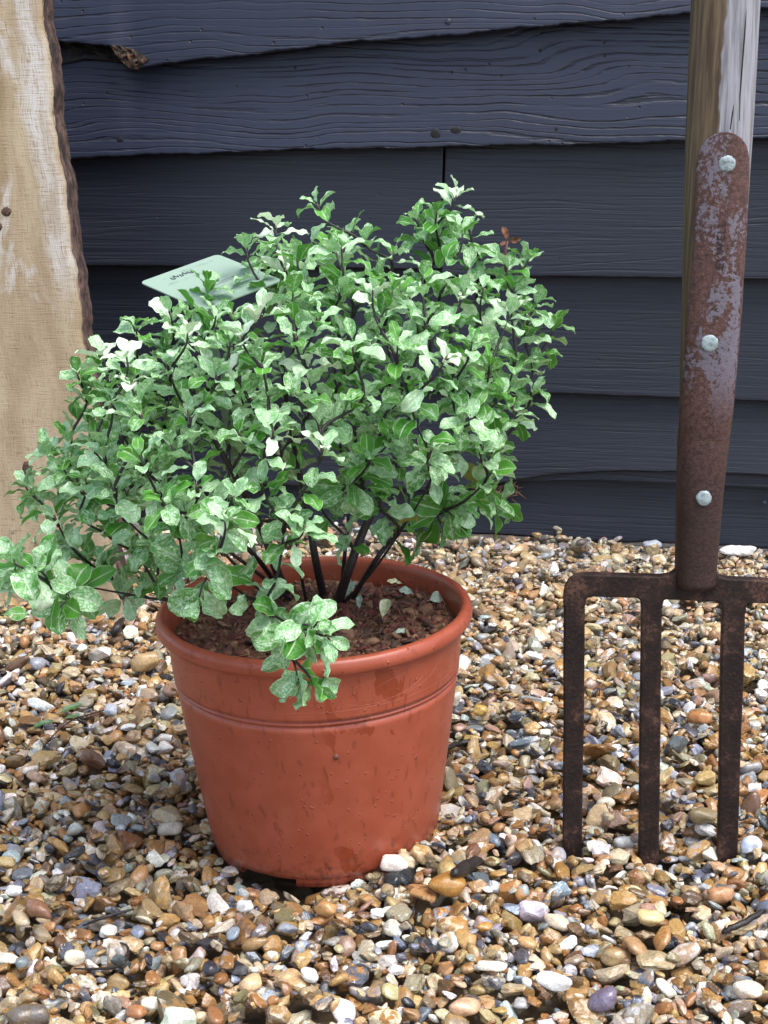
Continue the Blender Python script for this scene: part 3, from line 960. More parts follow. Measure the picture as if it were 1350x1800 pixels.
plc = t.mix(t.ramp(mot, 0.35, 0.7), (0.265, 0.545, 0.235), (0.70, 0.85, 0.63))
amt = t.ramp(t.math('ADD', t.math('ADD', t.math('MULTIPLY', mot, 0.85), t.math('MULTIPLY', pale, 0.95)), t.math('MULTIPLY', vc, -0.28)), 0.63, 0.93)
c = t.mix(amt, grn, plc)
gv_ = t.math('MULTIPLY', t.math('MULTIPLY', vein, t.ramp(pale, 0.95, 0.6)), 0.62)
c = t.mix(gv_, c, (0.060, 0.27, 0.040))
mid_ = t.ramp(vc, 0.018, 0.05, 1.0, 0.0)
c = t.mix(t.math('MULTIPLY', mid_, 0.75), c, (0.50, 0.66, 0.42))
c = t.mix(t.math('MULTIPLY', t.ramp(pale, 0.95, 1.4), t.ramp(mot, 0.34, 0.54, 0.30, 0.95)), c, (0.80, 0.86, 0.72))  # palest leaves go near white: variegation plus top light put into the colour
c = t.mix(t.math('MULTIPLY', t.ramp(vc, 0.42, 0.49), 0.4), c, (0.66, 0.80, 0.55))
c = t.mix(t.math('MULTIPLY', t.math('GREATER_THAN', 0.0, pale), 1.0), c, (0.40, 0.36, 0.10))
bp = t.bump(t.math('SUBTRACT', t.math('MULTIPLY', vein, -0.4), t.math('MULTIPLY', mid_, 0.8)), 0.0004, 0.7)
p = t.n('BsdfPrincipled', Base_Color=c, Roughness=0.32, Normal=bp)
p.inputs['Specular IOR Level'].default_value = 0.5
tr = t.n('BsdfTranslucent', Color=t.mix(0.35, c, (0.22, 0.60, 0.08)), Normal=bp)
mx = t.n('MixShader', Fac=0.24, i1=p.outputs[0], i2=tr.outputs[0])
t.t.links.new(mx.outputs[0], t.out.inputs[0])
m_leaf = t.m
t = NT('purple_twig')
co = t.n('TexCoord').outputs['Object']
f = t.noise(co, 500, 4)
rd = t.attr('young', 'Fac')
c = t.mix(t.ramp(f, 0.3, 0.7), (0.010, 0.008, 0.010), (0.035, 0.026, 0.026))
c = t.mix(t.ramp(rd, 0.85, 1.0), c, (0.12, 0.045, 0.05))
m_twig = t.finish(Base_Color=c, Roughness=0.5, Normal=t.bump(f, 0.0006))

UPV = Vector((0, 0, 1))
base_pts = [(590, 1072), (500, 1045), (560, 1050), (445, 1040), (575, 1060), (535, 1055), (610, 1050), (470, 1060)]
def soil_world(px, py):
    # point on the compost plane in the pot
    return atZ(px, py, PZ + SOILZ - 0.003)

# primary limbs given by photo px + depth Y (metres)
PYc = PY
limbs_px = [
    [(590, 1072, None), (610, 1010, .0), (640, 930, .005), (680, 850, .02), (720, 740, .03), (755, 620, .03)],
    [(598, 1075, None), (605, 985, .01), (612, 900, .02), (600, 800, .02), (590, 690, .0), (590, 560, .0)],
    [(572, 1062, None), (556, 990, .02), (540, 900, .03), (520, 800, .03), (500, 680, .01), (490, 560, .01)],
    [(505, 1048, None), (485, 1000, -.01), (460, 930, -.02), (420, 850, -.04), (370, 760, -.05), (320, 660, -.05)],
    [(500, 1050, None), (455, 985, .0), (400, 935, -.01), (330, 890, -.02), (260, 830, -.02), (200, 740, -.03)],
    [(520, 1062, None), (430, 990, -.03), (340, 930, -.04), (250, 905, -.05), (170, 880, -.05)],
    [(615, 1060, None), (660, 985, .02), (710, 920, .04), (770, 840, .05), (830, 740, .05), (870, 640, .05)],
    [(590, 1075, None), (650, 1010, -.01), (700, 940, -.03), (750, 860, -.05), (800, 760, -.06)],
    [(480, 1060, None), (420, 1000, -.05), (385, 960, -.08), (370, 925, -.1)],
    [(440, 1075, None), (380, 1060, -.05), (290, 1055, -.07), (200, 1040, -.07), (120, 1025, -.09)],
    [(540, 1068, None), (520, 960, -.03), (500, 860, -.06), (490, 760, -.08)],
]
LR = [0.0040, 0.0017, 0.0033, 0.0037, 0.0022, 0.0016, 0.0024, 0.0013, 0.0014, 0.0014, 0.0012]
nodes = []    # (point, tangent)
paths = []    # (pts, radii, young list)
def smooth_path(P, n):
    P = [Vector(p) for p in P]
    out = []
    k = len(P)
    for i in range(k - 1):
        p0 = P[max(0, i - 1)]; p1 = P[i]; p2 = P[i + 1]; p3 = P[min(k - 1, i + 2)]
        for q in range(n):
            s_ = q / n
            out.append(0.5 * ((2 * p1) + (p2 - p0) * s_ + (2 * p0 - 5 * p1 + 4 * p2 - p3) * s_ * s_ + (3 * p1 - p0 - 3 * p2 + p3) * s_ ** 3))
    out.append(P[-1])
    return out
for L in limbs_px:
    pts = []
    for (px, py, dy) in L:
        pts.append(soil_world(px, py) if dy is None else atY(px, py, PYc + dy))
    pp = smooth_path(pts, 6)
    n_ = len(pp)
    paths.append((pp, [LR[limbs_px.index(L)] * (1 - 0.7 * i / n_) for i in range(n_)], [0.0] * n_))
    for i in range(8, n_):
        nodes.append((pp[i], (pp[min(i + 1, n_ - 1)] - pp[i - 1]).normalized()))

# visible tips: px, py, dY, pale boost, optional direction
TIPS = [(558, 358, .0, .2), (485, 395, -.02, .9), (432, 432, .02, .3), (606, 415, .03, .4), (640, 420, 0, .4), (692, 440, 0, .5), (590, 438, -.03, .3),
 (500, 470, -.04, .7), (655, 510, -.09, .6), (735, 385, .02, .1), (768, 372, .0, .2), (802, 343, .0, .6), (828, 408, .03, .3), (775, 430, .02, .0), (845, 455, .05, .1),
 (893, 470, .03, .1), (930, 455, .04, .2), (905, 505, .02, .3), (850, 505, -.02, .4), (815, 515, -.05, .8), (945, 530, .06, .1), (978, 566, .06, .1), (940, 640, .04, .1),
 (938, 690, .03, .2), (900, 545, -.04, .6), (785, 628, -.12, 1.1), (545, 640, -.11, .8), (460, 545, -.13, 1.0), (425, 592, -.13, .9), (365, 500, -.01, -.2), (300, 550, -.03, .2),
 (238, 572, -.05, .3), (330, 585, -.10, .9), (405, 600, -.12, .4), (222, 625, -.09, 1.0), (180, 622, -.06, .7), (135, 655, -.03, .2), (230, 672, -.11, 1.0), (292, 640, -.10, .5),
 (150, 690, -.02, .2), (120, 765, -.03, .3), (80, 790, -.04, .2), (58, 862, -.04, .3), (95, 905, -.06, .3), (42, 850, -.03, .2), (195, 705, -.1, .4), (180, 800, -.11, .4),
 (250, 725, -.12, .4), (245, 800, -.15, .0), (285, 878, -.17, -.1), (345, 850, -.16, .3), (412, 872, -.18, .5), (395, 912, -.20, .5), (480, 755, -.15, .7), (470, 700, -.13, .4),
 (568, 785, -.14, .6), (585, 740, -.08, .3), (535, 925, -.16, .2), (460, 850, -.15, .2), (500, 905, -.14, .4),
 (30, 1010, -.15, .2, (-1, -.3, .15)), (62, 1000, -.145, .15, (-.8, -.3, .4)), (22, 990, -.155, .2, (-.8, -.3, .5)), (105, 1068, -.13, .1, (-.4, -.4, -.5)), (150, 985, -.05, .0), (118, 955, -.02, .1), (210, 1045, -.05, .2), (255, 1000, -.05, .3), (85, 1035, -.13, .4, (-1, -.3, .0)), (130, 1050, -.11, .3, (-1, -.2, -.2)),
 (548, 1105, -.17, .1, (.5, -.6, -.5)), (525, 1195, -.165, .2, (.2, -.3, -1)), (575, 1118, -.172, .1, (.7, -.5, .1)), (498, 1125, -.165, .1, (-.5, -.6, -.4)), (552, 1205, -.17, .1, (.4, -.4, -1)), (480, 1085, -.14, .3, (.5, -.6, -.3)), (375, 985, -.19, -.2, (-.3, -.7, -.5)), (350, 1050, -.15, .0, (-.2, -.4, -1)), (318, 1005, -.12, .2, (-.6, -.5, -.2)),
 (862, 640, -.06, .0), (885, 690, -.04, -.1), (905, 722, .0, .1), (850, 785, -.06, .2), (868, 825, -.04, .0), (850, 880, .0, .0, (.8, 0, -.1)), (795, 905, -.02, -.1, (.6, -.2, -.5)), (760, 790, -.11, .3),
 (725, 700, -.11, -.1), (690, 760, -.09, .0), (650, 800, -.09, -.2), (640, 842, -.05, -.1), (608, 870, -.07, .2, (.1, -.5, -.7)), (668, 865, -.05, .0), (725, 885, -.02, -.2), (828, 735, -.08, .0), (882, 885, .05, -.1, (.9, 0, -.2)),
 (750, 560, -.08, .3), (700, 600, -.11, .2), (620, 600, -.12, .3), (560, 560, -.10, .3), (640, 690, -.12, .1), (520, 590, -.11, .3), (380, 660, -.13, .3), (330, 720, -.14, .2), (420, 760, -.15, .2), (300, 780, -.15, .2),
 (600, 510, -.07, .4), (540, 500, -.06, .4), (720, 520, -.05, .3), (790, 560, -.06, .2), (830, 600, -.08, .1), (460, 640, -.13, .2), (520, 690, -.13, .2), (200, 860, -.12, .2), (150, 840, -.09, .2), (560, 860, -.02, .0),
 (140, 905, -.08, .1), (190, 935, -.08, .1), (235, 965, -.07, .1), (112, 825, -.05, .2), (160, 780, -.08, .2), (275, 955, -.09, .1), (215, 900, -.11, .2), (310, 930, -.13, .1), (180, 985, -.04, .1), (735, 930, .02, -.2, (.3, 0, -1)), (775, 920, .0, -.2, (.3, -.2, -1))]
crown = [(120, 670), (215, 610), (260, 560), (340, 510), (430, 450), (490, 410), (560, 420), (640, 430), (700, 460), (750, 400), (790, 380), (825, 420), (850, 480), (915, 500), (940, 570), (915, 690), (865, 810), (840, 860), (760, 860), (690, 830), (600, 800), (540, 790), (470, 800), (420, 850), (330, 900), (250, 900), (170, 930), (110, 890), (80, 850), (110, 780), (140, 720)]
def inpoly(x, y, P):
    c_ = False
    j = len(P) - 1
    for i in range(len(P)):
        if (P[i][1] > y) != (P[j][1] > y) and x < (P[j][0] - P[i][0]) * (y - P[i][1]) / (P[j][1] - P[i][1]) + P[i][0]:
            c_ = not c_
        j = i
    return c_
kr = random.Random(21)
cnt = 0
while cnt < 118:
    px, py = kr.uniform(60, 960), kr.uniform(380, 930)
    if 240 < px < 460 and py < 590 and kr.random() < 0.8:
        continue
    if not inpoly(px, py, crown):
        continue
    fr = -0.13 * max(0, 1 - ((px - 470) / 480) ** 2) ** 0.5
    dy = kr.uniform(fr * 0.75, 0.09)
    TIPS.append((px, py, dy, kr.uniform(-0.15, 0.45)))
    cnt += 1
CC = atY(500, 900, PYc - 0.01)
tips = []
for tp in TIPS:
    T = atY(tp[0], tp[1], PYc + tp[2])
    dr = Vector(tp[4]) if len(tp) > 4 else None
    tips.append((T, tp[3], dr))
tips.sort(key=lambda q: (q[0] - CC).length)
leaf_T = []   # (pos, dirx, normal, length, pale, variant)
kr = random.Random(99)
def add_leaf(P, dirv, nrm, L, pale):
    leaf_T.append((P, dirv, nrm, L, pale, kr.randrange(len(LV))))
for (T, pale, dr) in tips:
    outw = (T - CC); outw.normalize()
    enddir = dr.normalized() if dr else (outw * 0.45 + UPV * 1.1 + Vector((kr.gauss(0, .15), kr.gauss(0, .15), 0))).normalized()
    best = None
    for (q, tg) in nodes:
        d = T - q
        L = d.length
        if L < 0.022:
            continue
        hd = math.hypot(d.x, d.y)
        cost = L * (1.0 + 0.8 * (1 - max(-0.2, d.normalized().dot(tg)))) + (0 if dr else max(0, q.z - T.z + 0.015) * 2.0 + max(0, hd - 0.5 * d.z) * 0.9)
        if best is None or cost < best[0]:
            best = (cost, q, tg, L)
    _, q, tg, L = best
    h = L * 0.42
    p1 = q + tg * h * 0.8; p2 = T - enddir * h
    n_ = max(6, int(L / 0.008))
    pp = []
    for i in range(n_ + 1):
        s_ = i / n_
        pp.append(q * (1 - s_) ** 3 + p1 * 3 * s_ * (1 - s_) ** 2 + p2 * 3 * s_ * s_ * (1 - s_) + T * s_ ** 3)
    r0 = min(0.0019, 0.0010 + L * 0.006)
    paths.append((pp, [r0 + (0.00055 - r0) * i / n_ for i in range(n_ + 1)], [max(0, 1 - (n_ - i) * 0.008 / 0.02) if pale > 0.15 else 0 for i in range(n_ + 1)]))
    for i in range(2, n_):
        nodes.append((pp[i], (pp[i + 1] - pp[i - 1]).normalized()))
    # --- leaves along the last part of the twig
    cum = [0.0]
    for i in range(n_, 0, -1):
        cum.append(cum[-1] + (pp[i] - pp[i - 1]).length)
    def at(dist):
        for k in range(1, len(cum)):
            if dist <= cum[k]:
                i = n_ - k
                f_ = (dist - cum[k - 1]) / max(1e-9, cum[k] - cum[k - 1])
                return pp[i + 1].lerp(pp[i], f_), (pp[i + 1] - pp[i]).normalized()
        return pp[0], (pp[1] - pp[0]).normalized()
    ang = kr.uniform(0, 6.28)
    _u = (T - CAM).dot(Vector((1, 0, 0))) / (T - CAM).dot(Vector((0, ct, -st))) * FPX + 675
    maxd = min(cum[-1] * 0.85, 0.060 if 420 < _u < 680 else 0.080)
    d_ = 0.0
    k = 0
    while d_ <= maxd:
        P, tg = at(d_)
        a1 = tg.orthogonal().normalized(); b1 = tg.cross(a1)
        ang += 2.4 + kr.uniform(-0.3, 0.3)
        rad = a1 * math.cos(ang) + b1 * math.sin(ang)
        if k < 6:        # rosette at the tip
            open_ = 0.55 + 0.13 * k
            ln = 0.0135 + 0.0018 * k + kr.uniform(-0.001, 0.003)
            d_ += 0.0016 if k < 5 else 0.006
        else:
            open_ = kr.uniform(1.0, 1.55)
            ln = kr.uniform(0.017, 0.0245)
            d_ += kr.uniform(0.0036, 0.0072)
        dv = (tg * math.cos(open_) + rad * math.sin(open_))
        dv = (dv + UPV * kr.uniform(-0.30, 0.25)).normalized()
        nr = (tg * math.sin(open_) - rad * math.cos(open_))
        nr = (nr + UPV * 1.0).normalized()
        nr = (nr - dv * nr.dot(dv)).normalized()
        roll = kr.gauss(0, 0.35)
        sd_v = nr.cross(dv)
        nr = (nr * math.cos(roll) + sd_v * math.sin(roll)).normalized()
        pl_ = 0.49 + 0.42 * pale + kr.gauss(-0.03, 0.23) - 0.003 * k - (0.10 if k > 8 else 0)
        if pale > 0.55 and k < 6:
            pl_ += kr.uniform(0.35, 0.70)  # tip rosettes whitened in colour, imitating strong light from above
        if k > 9 and kr.random() < 0.02:
            pl_ = -0.3
        else:
            pl_ = max(0.0, pl_)
        ln *= 1.15 if dr else 0.92
        add_leaf(P, dv, nr, ln, pl_)
        k += 1
# twigs mesh
shrub = thing('variegated_shrub', 'bushy evergreen shrub with wavy pale green and white leaves growing in the pot', 'shrub', (PX, PY, PZ + SOILZ))
gs = Geo(); yg = []
for pp, rad, yl in paths:
    n_ = 9 if rad[0] > 0.003 else 6
    gs.tube(pp, rad, n_)
    for y_ in yl:
        yg += [y_] * n_
off = shrub.location
sv = np.array([tuple(v - off) for v in gs.v])
mesh_np('branches', sv, gs.f, m_twig, shrub, attrs={'young': ('FLOAT', yg)})
# foliage mesh
VV = []; FF = []; UU = []; PAa = []; SDa = []
for i, (P, dv, nr, ln, pl_, var_) in enumerate(leaf_T):
    sdv = nr.cross(dv)
    M = np.array([[dv.x, sdv.x, nr.x], [dv.y, sdv.y, nr.y], [dv.z, sdv.z, nr.z]])
    v = (LV[var_] * ln) @ M.T + np.array(P - off)
    VV.append(v); FF.append(LF + i * NU * NVv); UU.append(LUV)
    PAa.append(np.full(NU * NVv, pl_)); SDa.append(np.full(NU * NVv, kr.uniform(0, 50)))
fo = mesh_np('foliage', np.concatenate(VV), np.concatenate(FF), m_leaf, shrub, attrs={'pale': ('FLOAT', np.concatenate(PAa)), 'seed': ('FLOAT', np.concatenate(SDa))}, uv=np.concatenate(UU))
print('leaves', len(leaf_T))
# withered brown leaf at a tip
m_dead = simple_mat('withered_leaf', (0.15, 0.055, 0.025), 0.6, 300, 0.5)
gd = []
fd = []
c0 = atY(892, 424, PYc + .03)
for k, (dx, dz, ln) in enumerate(((-0.25, 1, 0.0105), (0.9, 0.15, 0.0095), (-0.6, -0.25, 0.0060))):
    dv = Vector((dx, -0.2, dz)).normalized(); nr = Vector((0.2, -1, 0.2)); nr = (nr - dv * nr.dot(dv)).normalized(); sdv = nr.cross(dv)
    M = np.array([[dv.x, sdv.x, nr.x], [dv.y, sdv.y, nr.y], [dv.z, sdv.z, nr.z]])
    gd.append((LV[k * 2 + 1] * ln) @ M.T + np.array(c0 - off)); fd.append(LF + k * NU * NVv)
mesh_np('withered_leaf', np.concatenate(gd), np.concatenate(fd), m_dead, shrub)
gw = Geo(); gw.tube([atY(890, 478, PYc + .03) - off, atY(887, 450, PYc + .03) - off, c0 - off], [0.0011, 0.0013, 0.0009], 7)
mesh_np('shoot', np.array([tuple(v) for v in gw.v]), gw.f, simple_mat('red_shoot', (0.10, 0.03, 0.035), 0.5), shrub)

# ================================================================== plant label
m_card = NT('label_card')
m_card = m_card.finish(Base_Color=(0.27, 0.37, 0.30), Roughness=0.3, Specular_IOR_Level=0.5)
m_ink = simple_mat('label_ink', (0.13, 0.17, 0.16), 0.6)
m_ink2 = simple_mat('label_pale_ink', (0.22, 0.30, 0.25), 0.6)
m_bink = simple_mat('label_black_ink', (0.07, 0.08, 0.10), 0.5)
cc0 = atY(371, 495, PYc + 0.015)
ta = R(15)
ex = Vector((1, 0, 0.015)); ey = Vector((0, math.cos(ta), math.sin(ta)))
A = (ex + ey).normalized(); B = (ex - ey).normalized()       # card sides
HS = 0.0335
card = thing('plant_label', 'pale green printed plastic plant label standing among the leaves', 'plant label', cc0)
def cp(a, b, n_=0.0):
    return A * a + B * b + A.cross(B).normalized() * n_
nrm_ = A.cross(B).normalized()
if nrm_.z < 0: nrm_ = -nrm_
def cp(a, b, n_=0.0):
    return A * a + B * b + nrm_ * n_
out_ = []
rc = 0.004
for cx, cy, a0 in ((HS - rc, HS - rc, 0), (-HS + rc, HS - rc, 90), (-HS + rc, -HS + rc, 180), (HS - rc, -HS + rc, 270)):
    for q in range(7):
        a = R(a0 + 15 * q)
        out_.append((cx + rc * math.cos(a), cy + rc * math.sin(a)))
gc = Geo()
gc.prism([cp(a, b, 0.0004) for a, b in out_], [cp(a, b, -0.0004) for a, b in out_])
gc.build('card', m_card, card, smooth=False)
gspk = Geo()
pb = cp(-HS, HS) * 0.9
tip_ = soil_world(455, 1010) + Vector((0, 0.02, -0.02)) - cc0
sw = Vector((0.004, 0, 0))
gspk.prism([pb - sw, pb + sw, tip_ + sw * 0.4, tip_ - sw * 0.4], [pb - sw + Vector((0, .001, 0)), pb + sw + Vector((0, .001, 0)), tip_ + sw * 0.4 + Vector((0, .001, 0)), tip_ - sw * 0.4 + Vector((0, .001, 0))])
gspk.build('spike', m_card, card, smooth=False)
# printed lines run parallel to the A side
def bars(rows, mat, name, hgt=0.0007):
    g_ = Geo()
    kk = random.Random(4)
    for (b, a0, a1) in rows:
        a = a0
        while a < a1:
            L_ = min(kk.uniform(0.001, 0.0042), a1 - a)
            q = [(a, b - hgt / 2), (a + L_, b - hgt / 2), (a + L_, b + hgt / 2), (a, b + hgt / 2)]
            g_.prism([cp(*s_, 0.00055) for s_ in q], [cp(*s_, 0.00035) for s_ in q])
            a += L_ + kk.uniform(0.0004, 0.0009)
    g_.build(name, mat, card, smooth=False)
bars([(-0.0275, -0.004, 0.024), (-0.0255, -0.020, 0.022), (-0.0165, -0.022, 0.012), (-0.0145, -0.024, 0.010), (0.012, -0.010, 0.028), (0.0145, -0.010, 0.029), (0.017, -0.014, 0.028), (0.0195, -0.014, 0.026), (0.023, -0.02, 0.024)], m_ink2, 'print', 0.0008)
bars([(0.005, 0.002, 0.022), (0.0075, -0.005, 0.026)], m_ink, 'print', 0.0010)
gk = Geo()     # bold pen scribble
x = -0.016
kk = random.Random(9)
for k in range(5):
    pts = [cp(x + kk.uniform(0, .001), -0.0235 + q * 0.0016 - (0.0016 if k % 2 else 0), 0.0006) for q in (0, 1, 2)]
    pts.append(cp(x + 0.002, -0.0205 + kk.uniform(-.001, .001), 0.0006)); pts.append(cp(x + 0.0026, -0.0232, 0.0006))
    gk.tube(pts, 0.00042, 5)
    x += 0.0037
gk.build('handwriting', m_bink, card)

# ================================================================== garden fork
t = NT('rusty_iron')
co = t.n('TexCoord').outputs['Object']
f1 = t.noise(co, 34, 5, 0.7)
f2 = t.noise(co, 420, 5, 0.7)
c = t.mix(t.ramp(f1, 0.35, 0.68), (0.0095, 0.0052, 0.0046), (0.030, 0.0145, 0.0110))
c = t.mix(t.math('MULTIPLY', t.ramp(f2, 0.52, 0.68), 0.6), c, (0.066, 0.026, 0.015))
c = t.mix(t.math('MULTIPLY', t.ramp(f2, 0.42, 0.30), 0.7), c, (0.012, 0.010, 0.012))
c = t.mix(t.math('MULTIPLY', t.ramp(f1, 0.50, 0.64), t.ramp(f2, 0.40, 0.60)), c, (0.105, 0.052, 0.036))
m_rust = t.finish(Base_Color=c, Roughness=t.ramp(f2, 0.3, 0.7, 0.5, 0.72), Specular_IOR_Level=0.3, Normal=t.bump(f2, 0.0008, 0.9))
t = NT('rusty_strap')
co = t.n('TexCoord').outputs['Object']
f1 = t.noise(t.scale(co, (38, 38, 14), (0.2, 0, 0.73)), 1.0, 4, 0.6, 0.4)
f2 = t.noise(co, 380, 5, 0.72)
f3 = t.noise(co, 900, 3, 0.6)
c = t.mix(t.ramp(f2, 0.33, 0.66), (0.042, 0.019, 0.016), (0.118, 0.056, 0.044))
c = t.mix(t.math('MULTIPLY', t.ramp(f3, 0.58, 0.7), 0.45), c, (0.22, 0.16, 0.15))
grey = t.math('MULTIPLY', t.ramp(t.math('ADD', f1, t.math('MULTIPLY', t.math('SUBTRACT', f2, 0.5), 0.5)), 0.50, 0.53), t.ramp(f2, 0.33, 0.42))
sepz = t.n('SeparateXYZ', Vector=co).outputs[2]
grey = t.math('MULTIPLY', grey, t.ramp(sepz, 0.30, 0.36))
c = t.mix(t.math('MULTIPLY', grey, 0.68), c, (0.165, 0.160, 0.205))
c = t.mix(t.math('MULTIPLY', t.ramp(f2, 0.36, 0.28), 0.75), c, (0.02, 0.014, 0.015))
low = t.ramp(sepz, 0.34, 0.24)
c = t.mix(t.math('MULTIPLY', low, 0.72), c, (0.015, 0.0075, 0.0060))
m_strap = t.finish(Base_Color=c, Roughness=t.math('SUBTRACT', t.ramp(f2, 0.3, 0.7, 0.45, 0.65), t.math('MULTIPLY', grey, 0.12)), Specular_IOR_Level=0.35, Normal=t.bump(f2, 0.0009, 0.8))
t = NT('weathered_ash')
co = t.n('TexCoord').outputs['Object']
sep = t.n('SeparateXYZ', Vector=co)
g1 = t.noise(t.scale(co, (330, 330, 12)), 1.0, 4, 0.6)
g2 = t.noise(t.scale(co, (55, 55, 20)), 1.0, 3, 0.6)
_b0 = fk(1264, 90) - F0; _b1 = fk(1252, 245) - F0
_k = (_b1.x - _b0.x) / (_b1.z - _b0.z)
bx = t.math('SUBTRACT', t.math('SUBTRACT', sep.outputs[0], _b0.x), t.math('MULTIPLY', t.math('SUBTRACT', sep.outputs[2], _b0.z), _k))
bx = t.math('ADD', bx, t.math('MULTIPLY', t.math('SUBTRACT', g2, 0.5), 0.016))
dry = t.ramp(bx, -0.0008 + 0.0, 0.0008 + 0.0)
cw = t.mix(t.ramp(g1, 0.35, 0.65), (0.055, 0.034, 0.018), (0.135, 0.095, 0.055))
cd = t.mix(t.ramp(g1, 0.35, 0.65), (0.15, 0.145, 0.155), (0.31, 0.305, 0.335))
c = t.mix(dry, cw, cd)
m_ash = t.finish(Base_Color=c, Roughness=0.62, Specular_IOR_Level=0.35, Normal=t.bump(g1, 0.0008, 0.8))
t = NT('zinc_rivet')
co = t.n('TexCoord').outputs['Object']
f = t.noise(co, 330, 4, 0.65)
c = t.mix(t.ramp(f, 0.35, 0.6), (0.20, 0.25, 0.26), (0.33, 0.39, 0.40))
c = t.mix(t.ramp(f, 0.42, 0.30), c, (0.085, 0.055, 0.040))
m_riv = t.finish(Base_Color=c, Roughness=0.45, Normal=t.bump(f, 0.0006))

fork = thing('garden_fork', 'old garden fork with rusty head and wooden shaft standing upright in the gravel', 'garden fork', F0)
EL = [(-300, 1226), (-150, 1221), (0, 1215), (250, 1205), (450, 1200), (600, 1197), (750, 1193), (900, 1190), (1000, 1188), (1030, 1187)]
ER = [(-300, 1350), (-150, 1343), (0, 1336), (200, 1325), (300, 1318), (550, 1303), (700, 1288), (850, 1271), (960, 1261), (1010, 1257), (1030, 1256)]
def eL(y): return float(np.interp(y, [e[0] for e in EL], [e[1] for e in EL]))
def eR(y): return float(np.interp(y, [e[0] for e in ER], [e[1] for e in ER]))
def section(py, grow=0.0):
    a = fk(eL(py), py); b = fk(eR(py), py)
    c = (a + b) / 2
    return c, (b - a).length / 2 + grow
def ring(py, n=40, grow=0.0, asp=0.86, sq=2.5, a0=0, a1=2 * math.pi):
    c, hw = section(py)
    dep = hw * (asp if py < 700 else 0.86 + 0.1 * (py - 700) / 300)
    out = []
    for k in range(n):
        th = a0 + (a1 - a0) * k / (n - (0 if abs(a1 - a0 - 2 * math.pi) < 1e-6 else 1))
        s_, c_ = math.sin(th), math.cos(th)
        ex_ = 2 / sq
        x = math.copysign(abs(s_) ** ex_, s_) * (hw + grow)
        d = math.copysign(abs(c_) ** ex_, c_) * (dep + grow)
        out.append(c + FS * x + FN * d - F0)
    return out
def loft(rings, closed=True, cap=True):
    g_ = Geo(); n = len(rings[0])
    for r_ in rings: g_.v += [Vector(v) for v in r_]
    for i in range(len(rings) - 1):
        for k in range(n if closed else n - 1):
            k2 = (k + 1) % n
            g_.f.append((i * n + k, i * n + k2, (i + 1) * n + k2, (i + 1) * n + k))
    if cap and closed:
        g_.f.append(tuple(reversed(range(n)))); g_.f.append(tuple((len(rings) - 1) * n + k for k in range(n)))
    return g_
ys = list(range(-300, 861, 20))
sh = loft([ring(y, 44, -0.0016 * min(1, max(0, (y - 690) / 90))) for y in ys])
shaft = sh.build('shaft', m_ash, fork)
# shaft's long cracks
m_crack = simple_mat('crack', (0.012, 0.009, 0.008), 0.9)
def front_pt(px, py, lift):
    c, hw = section(py)
    x = (fk(px, py) - c).dot(FS)
    dep = hw * 0.86
    q = max(0, 1 - abs(x / hw) ** 2.5) ** (1 / 2.5)
    return c + FS * x + FN * (q * dep + lift) - F0
gcr = Geo()
gcr.tube([front_pt(px, py, -0.0004) for px, py in ((1306, 5), (1303, 50), (1300, 90), (1297, 130), (1294, 170), (1293, 232))], [0.0003, 0.0006, 0.0007, 0.0007, 0.0006, 0.0004], 6)
gcr.tube([front_pt(px, py, -0.0003) for px, py in ((1284, 180), (1281, 200), (1277, 228))], [0.0002, 0.0006, 0.0005], 6)
gcr.build('crack', m_crack, shaft)
# grip at the top (above the frame)
top_c, top_w = section(-300)
gg = Geo()
gg.tube([top_c - F0 - FS * 0.06 + FU * 0.02, top_c - F0 + FS * 0.06 + FU * 0.02], 0.018, 20)
gg.build('grip', m_ash, fork)
# lower socket
gsock = loft([ring(y, 44, -0.0018 + 0.0026 * min(1, max(0, (y - 690) / 90)), sq=2.5 - 0.3 * min(1, (y - 690) / 200)) for y in range(690, 1031, 10)])
gsock.build('socket', m_strap, fork)
# strap tongue over the front of the shaft
SLx = [(232, 1264), (236, 1250), (244, 1238), (256, 1229), (275, 1223), (300, 1220), (420, 1216), (520, 1208), (600, 1203), (680, 1198), (725, 1195.5), (800, 1193.5)]
SRx = [(232, 1268), (236, 1284), (244, 1296), (256, 1304), (275, 1309), (300, 1310), (420, 1305), (520, 1298), (600, 1293), (680, 1286), (725, 1283), (800, 1274)]
def sx(T, y): return float(np.interp(y, [e[0] for e in T], [e[1] for e in T]))
rows = []
ylist = [232, 234, 236, 240, 244, 250, 256, 265, 275, 287] + list(range(300, 801, 17)) + [800]
for y in ylist:
    l, r_ = sx(SLx, y), sx(SRx, y)
    lo, hi = eL(y) + 1.0, eR(y) - 1.0
    row = []
    for k in range(21):
        px = l + (r_ - l) * k / 20
        row.append(front_pt(min(max(px, lo), hi), y, 0.0016 - 0.0028 * min(1, max(0, (y - 700) / 95))))
    rows.append(row)
gst = loft(rows, closed=False)
strap = gst.build('strap', m_strap, fork)
md = strap.modifiers.new('thickness', 'SOLIDIFY'); md.thickness = 0.0024; md.offset = 0
